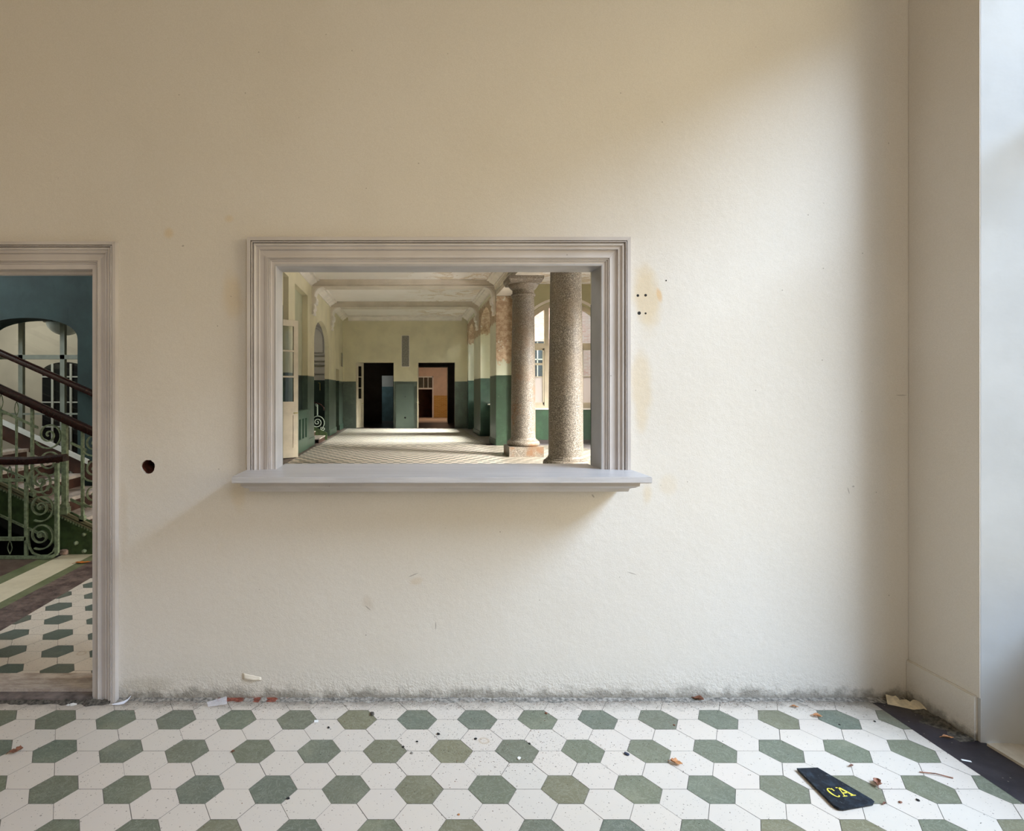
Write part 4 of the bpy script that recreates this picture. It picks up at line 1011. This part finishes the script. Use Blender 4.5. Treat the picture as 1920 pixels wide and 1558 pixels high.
for poly in ([(q + .006, .003), (q + .0105, .003), (q + .027, .052), (q + .0235, .052)], [(q + .021, .054), (q + .031, .054), (q + .050, .003), (q + .040, .003)],
             [(q + .013, .017), (q + .040, .017), (q + .039, .022), (q + .015, .022)], [(q, 0), (q + .018, 0), (q + .018, .004), (q, .004)], [(q + .033, 0), (q + .056, 0), (q + .056, .004), (q + .033, .004)],
             [(q + .013, .050), (q + .030, .050), (q + .030, .054), (q + .013, .054)]):
    mb.prism([poly], LT, .0008)
mb.obj('letter_a', M['yellow'], bd)

# broken plaster piece in the corner
def rock(name, p, sx, sy, sz, rot, mat, label, cat, seed, group=None, tilt=0):
    r = random.Random(seed); import bmesh as B
    bm = B.new(); B.ops.create_icosphere(bm, subdivisions=2, radius=1)
    for v in bm.verts:
        n = 1 + r.uniform(-.18, .18)
        c = v.co.copy(); c = Vector([max(-.75, min(.75, a * n)) for a in c])
        x, y, z = c.x * sx / 1.5, c.y * sy / 1.5, (c.z + .75) * sz / 1.5
        z += tilt * (x + sx / 2)
        v.co = (x * cos(rot) - y * sin(rot), x * sin(rot) + y * cos(rot), z)
    me = bpy.data.meshes.new(name); bm.to_mesh(me); bm.free(); me.materials.append(mat)
    o = bpy.data.objects.new(name, me); COL.objects.link(o); o.location = p
    return tag(o, label, cat, group) if label else o
mb = MB(); c1 = fp(1664, 1321); c2 = fp(1716, 1332)
top = []; rn = random.Random(9)
for i in range(12):
    t = i / 11; top.append((t * .155, .050 + rn.uniform(-.006, .006) - (.012 if 3 < i < 8 else 0)))
pl = [(0, 0)] + top + [(.16, .02), (.155, 0)]
dv = Vector((c2.x - c1.x, c2.y - c1.y)).normalized(); nv = Vector((-dv.y, dv.x))
mb.prism([pl], lambda u, v, w: (c1.x + dv.x * u + nv.x * (v * .85 + w), c1.y + dv.y * u + nv.y * (v * .85 + w), .002 + v * .45 + w * .4), .014)
tag(mb.obj('plaster_chunk', M['chunk']), 'broken pale slab of plaster in the right floor corner', 'plaster')
# rubble by stair foot
for i, (px, py, s) in enumerate(((126, 1034, .11), (137, 1033, .10), (148, 1035, .06), (120, 1040, .06))):
    rock('rubble_piece', fp(px, py), s * 1.3, s, s * .9, i, simple('pinkish_rubble', (.35, .24, .18), .9, bump=(30, .8, .01), vary=.5, scale=15) if i == 0 else bpy.data.materials['pinkish_rubble'],
         ['largest lump of rubble at the foot of the stair string', 'second lump of rubble at the foot of the stair string', 'small rubble bit right of the lumps by the stair', 'small rubble bit before the lumps by the stair'][i], 'rubble', 30 + i, 'rubble at the foot of the staircase')
# papers
def flat(name, cx, cy, w, d, rot, mat, label, cat, lift=.002, th=.0006):
    p = fp(cx, cy); mb = MB(); pts = []
    for u, v in ((-w / 2, -d / 2), (w / 2, -d / 2), (w / 2, d / 2), (-w / 2, d / 2)): pts.append((p.x + u * cos(rot) - v * sin(rot), p.y + u * sin(rot) + v * cos(rot)))
    mb.prism([pts], lambda u, v, w: (u, v, lift + w), th); return tag(mb.obj(name, mat), label, cat)
flat('paper_square', 593, 1353, .020, .022, .1, M['paper'], 'tiny white square of paper beside a green tile', 'paper')
flat('paper_scrap', 138, 1321, .03, .03, .5, M['paper'], 'white torn paper scrap before the doorway threshold', 'paper')
flat('paper_scrap', 128, 1323, .018, .015, -.3, M['paper'], 'smaller white paper scrap left of the torn one', 'paper', .0035)
flat('paper_scrap', 1812, 1427, .034, .012, -.4, M['paper'], 'small white paper sliver on the black floor border', 'paper')
t = NT('clear_plastic'); a = t.n('ShaderNodeBsdfTransparent'); b = t.n('ShaderNodeBsdfPrincipled'); b.inputs['Base Color'].default_value = (.8, .78, .82, 1); b.inputs['Roughness'].default_value = .15
mx = t.n('ShaderNodeMixShader'); mx.inputs[0].default_value = .28; t.put(mx.inputs[1], a.outputs[0]); t.put(mx.inputs[2], b.outputs[0]); t.t.links.new(mx.outputs[0], t.out.inputs[0])
p = fp(390, 1327); mb = MB()
mb.prism([[(0, 0), (.095, .012), (.085, .045), (-.012, .02)]], lambda u, v, w: (p.x + u, p.y + v * .9 + w * .3, .004 + v * .75 + w), .001)
fo = tag(mb.obj('plastic_sleeve', t.m), 'crumpled clear plastic sleeve leaning at the foot of the wall', 'plastic')
# feather
p = fp(210, 1323); mb = MB(); pts = []
ctr = [(0, 0), (.03, .004), (.055, .012), (.072, .028), (.082, .052)]
wd = [.004, .013, .014, .010, .001]
L_ = [(c[0], c[1] + w * .5) for c, w in zip(ctr, wd)]; R_ = [(c[0] + w * .2, c[1] - w * .6) for c, w in zip(ctr, wd)]
mb.prism([R_ + L_[::-1]], lambda u, v, w: (p.x + u, p.y + v * .7, .006 + v * .5 + w), .0015)
fe = tag(mb.obj('feather', simple('white_feather', (.72, .74, .84), .8, bump=(90, .4, .001), vary=.1, scale=50)), 'small white feather at the foot of the door frame', 'feather')
mb = MB(); mb.tube([(p.x - .012, p.y - .004, .006), (p.x + .03, p.y + .003, .0095), (p.x + .072, p.y + .02, .022)], .0009, 5); mb.obj('quill', M['paper'], fe)
# twig, chip, bits
a = fp(1724, 1449); b = fp(1787, 1460); mb = MB(); mb.tube([(a.x, a.y, .004), ((a.x + b.x) / 2, (a.y + b.y) / 2 + .004, .007), (b.x, b.y, .003)], .0022, 6)
tag(mb.obj('twig', M['leaf']), 'thin brown twig on a white tile near the black border', 'twig')
rock('dark_chip', fp(1175, 1415), .022, .014, .008, -.8, simple('blue_black_plastic', (.02, .03, .06), .3), 'small blue-black chip at the corner of a tile', 'chip', 51)
bits = [((782, 1391), .010, 'dark'), ((756, 1401), .011, 'dark'), ((616, 1365), .012, 'dark'), ((822, 1377), .014, 'dark'), ((973, 1423), .016, 'paper'), ((993, 1395), .010, 'dark'), ((1024, 1338), .013, 'leaf'), ((892, 1386), .013, 'dark'),
        ((698, 1340), .024, 'dirt'), ((772, 1413), .012, 'dirtgrey'), ((540, 1498), .012, 'dark'), ((1640, 1353), .010, 'dark'), ((1574, 1359), .008, 'dark'), ((1688, 1505), .012, 'leaf'), ((1721, 1501), .012, 'dark'), ((1264, 1360), .010, 'leaf'), ((860, 1528), .009, 'leaf2')]
where = ['tiny dark pebble on a white tile above the dotted tiles', 'tiny dark crumb at the right tip of a green tile in mid floor', 'dark crumb on a white tile below the paper square', 'dark pebble between two green tiles in mid floor', 'tiny white pebble on a green tile in mid floor', 'dark crumb right of the green tile with the white pebble', 'brown crumb on the ochre tile near the wall',
         'reddish-black crumb on the speckled white tile', 'heap of crumbs at a green tile corner near the wall', 'grey crumb on white tile below the dark pebble', 'dark crumb left of the lower green tiles', 'dark dot on the white tile nearest the corner', 'dark dot on the green tile by the corner', 'brown crumb below the twig', 'dark crumb on white tile below the twig',
         'red-brown crumb at the right point of a green tile near the wall', 'orange crumb at the bottom edge of the floor']
for i, ((q, s, m), lb) in enumerate(zip(bits, where)):
    rock('crumb', fp(*q), s, s * .8, s * .45, i, M[m], lb, 'crumb', 60 + i, 'loose crumbs on the tiled floor')

# band of fallen dust and plaster crumbs at the wall foot
def ridge(name, x0, x1, mat, label, w=.045, h=.016, y=WY, seed=1, along='x', extra=0):
    r = random.Random(seed); n = int((x1 - x0) / .012); prof = 7; rings = []
    import mathutils.noise as mn
    for i in range(n + 1):
        x = x0 + (x1 - x0) * i / n
        k = .55 + .9 * abs(mn.noise((x * 7, seed, 0))) + .5 * mn.noise((x * 23, seed, 3)); k = max(.15, k)
        if extra: k *= 1 + extra * max(0, (x - (x1 - .5)) / .5) ** 2
        ring = []
        for j in range(prof):
            t = j / (prof - 1); d = w * k * t
            z = h * k * (1 - t) ** 1.5 * (1 + .7 * mn.noise((x * 60, t * 6, seed))) + .0012
            if j == prof - 1: z = .0004
            ring.append((x, y - d, z) if along == 'x' else (y - d, x, z))
        ring.append((x, y + .004, 0) if along == 'x' else (y + .004, x, 0))
        rings.append(ring)
    mb = MB(); mb.sweep(rings, None); o = mb.obj(name, mat, smooth=True); return tag(o, label, 'dirt', kind='stuff')
ridge('dust_band', -1.53, 2.64, M['dirtgrey'], 'band of grey plaster dust and grit along the foot of the wall', .042, .007, WY, 3, 'x', 1.2)
ridge('corner_dirt', 2.77, 3.14, M['dirt'], 'dark dirt heaped along the skirting in the right corner', .085, .014, 2.642, 8, 'y')
ridge('threshold_dirt', -2.7, -1.56, M['dirt'], 'dark dirt along the front of the doorway threshold', .04, .012, WY - .03, 11, 'x')
red = simple('brick_red_dust', (.26, .075, .045), .95, bump=(80, 1, .006), vary=.5, scale=60)
o = ridge('brick_dust', -1.04, -.62, red, 'streak of brick-red dust along the wall foot right of the doorway', .046, .0078, WY, 17, 'x')
# scattered grit as one object
r = random.Random(21); mb = MB()
for i in range(2600):
    if r.random() < .6: x = r.uniform(-1.5, 2.6); y = WY - .02 - abs(r.gauss(0, .05))
    elif r.random() < .6: x = r.gauss(.45, .45); y = r.gauss(2.75, .22)
    else: x = r.uniform(-2.6, 2.6); y = r.uniform(2.2, 3.1)
    if 1.6 < x < 1.95 and 2.25 < y < 2.62: continue
    if y > WY - .01 or x > 2.62: continue
    s = r.uniform(.0008, .0026); a = r.uniform(0, 6.28); q = [(x + s * cos(a + k * 2.1) * r.uniform(.7, 1.5), y + s * sin(a + k * 2.1), .0006) for k in range(3)]
    mb.add(q + [(x, y, s * 1.1)], [(0, 1, 3), (1, 2, 3), (2, 0, 3), (2, 1, 0)], r.choice((0, 0, 1)))
tag(mb.obj('floor_grit', [M['dirt'], M['leaf']]), 'fine dark grit scattered over the tiles', 'grit', kind='stuff')

# screw holes where a plate was fixed, right of the hatch
for i, (px, py, rr) in enumerate(((1196, 554, 1.7), (1210.5, 553.5, 1.7), (1198.5, 587, 2.2), (1210.5, 587.5, 1.3), (1249, 526, 1.0))):
    c = (wx(px), wz(py)); q = rr * WY / F; mb = MB()
    rings = [[(c[0] + q * k * cos(2 * pi * j / 9), WY - dy, c[1] + q * k * sin(2 * pi * j / 9)) for j in range(9)] for k, dy in ((1.5, .0003), (1.15, .0016), (.9, .0008))]
    mb.sweep(rings, None)
    tag(mb.obj('screw_hole', M['dark']), ['upper left screw hole of four right of the hatch', 'upper right screw hole of four right of the hatch', 'lower left screw hole, largest of four right of the hatch', 'lower right screw hole of four right of the hatch', 'lone nail hole above and right of the four screw holes'][i], 'hole', 'screw holes right of the hatch')
# peeling flake low on the wall
mb = MB(); a = (wx(455), wz(1262)); V = []; rn = random.Random(2)
for i in range(8):
    for j in range(4):
        t = i / 7; x = a[0] + t * .10; z = a[1] - .02 * t - j * .010 * (1 - .5 * t) + rn.uniform(-.002, .002)
        V.append((x, WY - .0015 - .009 * (j / 3) ** 2 * sin(pi * t), z))
mb.add(V, [(i * 4 + j, i * 4 + j + 1, (i + 1) * 4 + j + 1, (i + 1) * 4 + j) for i in range(7) for j in range(3)])
fk = mb.obj('paint_flake', M['plaster_plain'], smooth=True); so = fk.modifiers.new('s', 'SOLIDIFY'); so.thickness = .0012
tag(fk, 'curled paint flake peeling low on the wall below the hatch left end', 'paint flake')

# fittings that belong to a part hang under that part
def nest(child, part):
    child.parent = part; child.location = Vector(child.location) - Vector(part.location)
def nest_all(kind, part_name, *names):
    for t in [o for o in COL.objects if o.type == 'EMPTY' and o.name.split('.')[0] == kind]:
        ch = list(t.children); part = [c for c in ch if c.name.split('.')[0] == part_name]
        for c in ch:
            if part and c.name.split('.')[0] in names: nest(c, part[0])
nest_all('panelled_door', 'door_leaf', 'pane', 'panel_moulding', 'door_handle')
nest_all('lettered_board', 'plate', 'letter_c', 'letter_a')
nest_all('staircase', 'string', 'string_moulding', 'bead_row', 'bolt')
nest_all('glazed_screen', 'frame', 'pane')
nest_all('transom_door_frame', 'frame', 'pane', 'glazing_bar')
nest_all('arched_glass_door', 'dark_glass', 'glazing_bar')
nest_all('bowl_lamp', 'lamp_shade', 'rim')
nest_all('brick_building', 'facade', 'pane', 'window_bar')
nest_all('window_4', 'window_frame', 'pane', 'frosted_pane'); nest_all('window_3', 'window_frame', 'pane'); nest_all('window_2', 'window_frame', 'pane'); nest_all('window_1', 'window_frame', 'pane')

# ------------------------------------------------------------------ light
W = bpy.data.worlds.new('World'); SC.world = W; W.use_nodes = True
nt = W.node_tree; bg = nt.nodes['Background']
bg.inputs[0].default_value = (.86, .93, 1.0, 1); bg.inputs[1].default_value = .8

def area(name, loc, target, sx, sy, power, col, spread=180):
    l = bpy.data.lights.new(name, 'AREA'); l.shape = 'RECTANGLE'; l.size = sx; l.size_y = sy; l.energy = power; l.color = col; l.spread = radians(spread)
    o = bpy.data.objects.new(name, l); COL.objects.link(o); o.location = loc
    d = Vector(target) - Vector(loc); o.rotation_euler = d.to_track_quat('-Z', 'Y').to_euler(); return o
sky = (.75, .92, 1.25); cool = (.86, .94, 1.0); hallc = (1.0, .97, .93); warm = (1.0, .77, .47)
area('sky_above_roofline', (9.0, -9.5, 17.0), (0.0, -9.5, 17.0), 24, 19.4, 11000, sky)
area('sunlit_house_opposite', (8.6, -4.5, 3.1), (0, -4.5, 3.1), 14, 6.4, 1400, warm)
area('low_sky', (9.0, -1.9, 9.1), (1.0, 1.9, 1.2), 8.2, 3.4, 3600, sky)
area('rear_warm_fill', (.7, -2.6, 2.9), (.7, 3, 2.9), 3.2, 2.6, 48, warm)  # added lamp behind the viewpoint, warm fill over the whole wall
area('facade_fill', (9, 20.5, 9), (7.5, 27, 3), 5, 3, 45, (1,.95,.88))  # added lamp, only brightens the bricks outside the arched window
area('daylight_hall_near', (8.5, 20.9, 7.4), (0, 20.6, 0), 3.0, 3.0, 1050, hallc, 60)
area('daylight_hall_far', (8.5, 25.2, 7.4), (0, 25.2, 0), 2.0, 3.0, 950, hallc, 50)
for i, y in enumerate((5.6, 10.4)):
    area('daylight_bay', (12.5, y, 6.4), (3, y + 5, .8), 3.2, 2.6, 2700, hallc, 80)
area('hall_ceiling_fill', (12.5, 9.5, .4), (3, 9.5, 5.0), 6, 1.2, 850, hallc, 100)  # added low lamp aimed up to brighten the hall ceiling
area('daylight_bay_window', (WC + 1, YW + 4.5, 7.5), (WC - 1.0, 15, .3), 3, 3, 260, hallc, 110)
area('stair_daylight', (-7.6, 4.6, 4.4), (-4.5, 6.9, 1.0), 1.6, 1.4, 130, cool)
area('stair_landing_daylight', (-8.0, 6.7, 4.3), (-4.0, 6.6, .5), 1.3, 1.6, 130, cool)
area('corridor_daylight', (-7.2, 9.3, 3.3), (-5.4, 10.3, 1.0), 1.5, 1.5, 45, (1, .93, .8))
area('passage_daylight', (2.3, 35, 3.4), (1.5, 36, 0), 1.0, 1.5, 60, (1.0, .80, .62))
area('dark_room_daylight', (-2.6, 32.4, 2.6), (-1, 33.5, 1.2), .8, .8, 14, cool)
area('second_stair_daylight', (-4.4, 22, 4.6), (-3.6, 22.5, 2), 1.0, 1.0, 16, (1, .95, .9))

cy = SC.cycles
cy.max_bounces = 7; cy.diffuse_bounces = 4; cy.glossy_bounces = 3; cy.transmission_bounces = 4; cy.transparent_max_bounces = 8
cy.caustics_reflective = False; cy.caustics_refractive = False; cy.use_adaptive_sampling = True; cy.adaptive_threshold = .05; cy.adaptive_min_samples = 20; cy.use_denoising = True
vs = SC.view_settings
vs.view_transform = 'Standard'; vs.look = 'None'; vs.gamma = 1; vs.exposure = -0.12; vs.use_curve_mapping = False
SC.display_settings.display_device = 'sRGB'
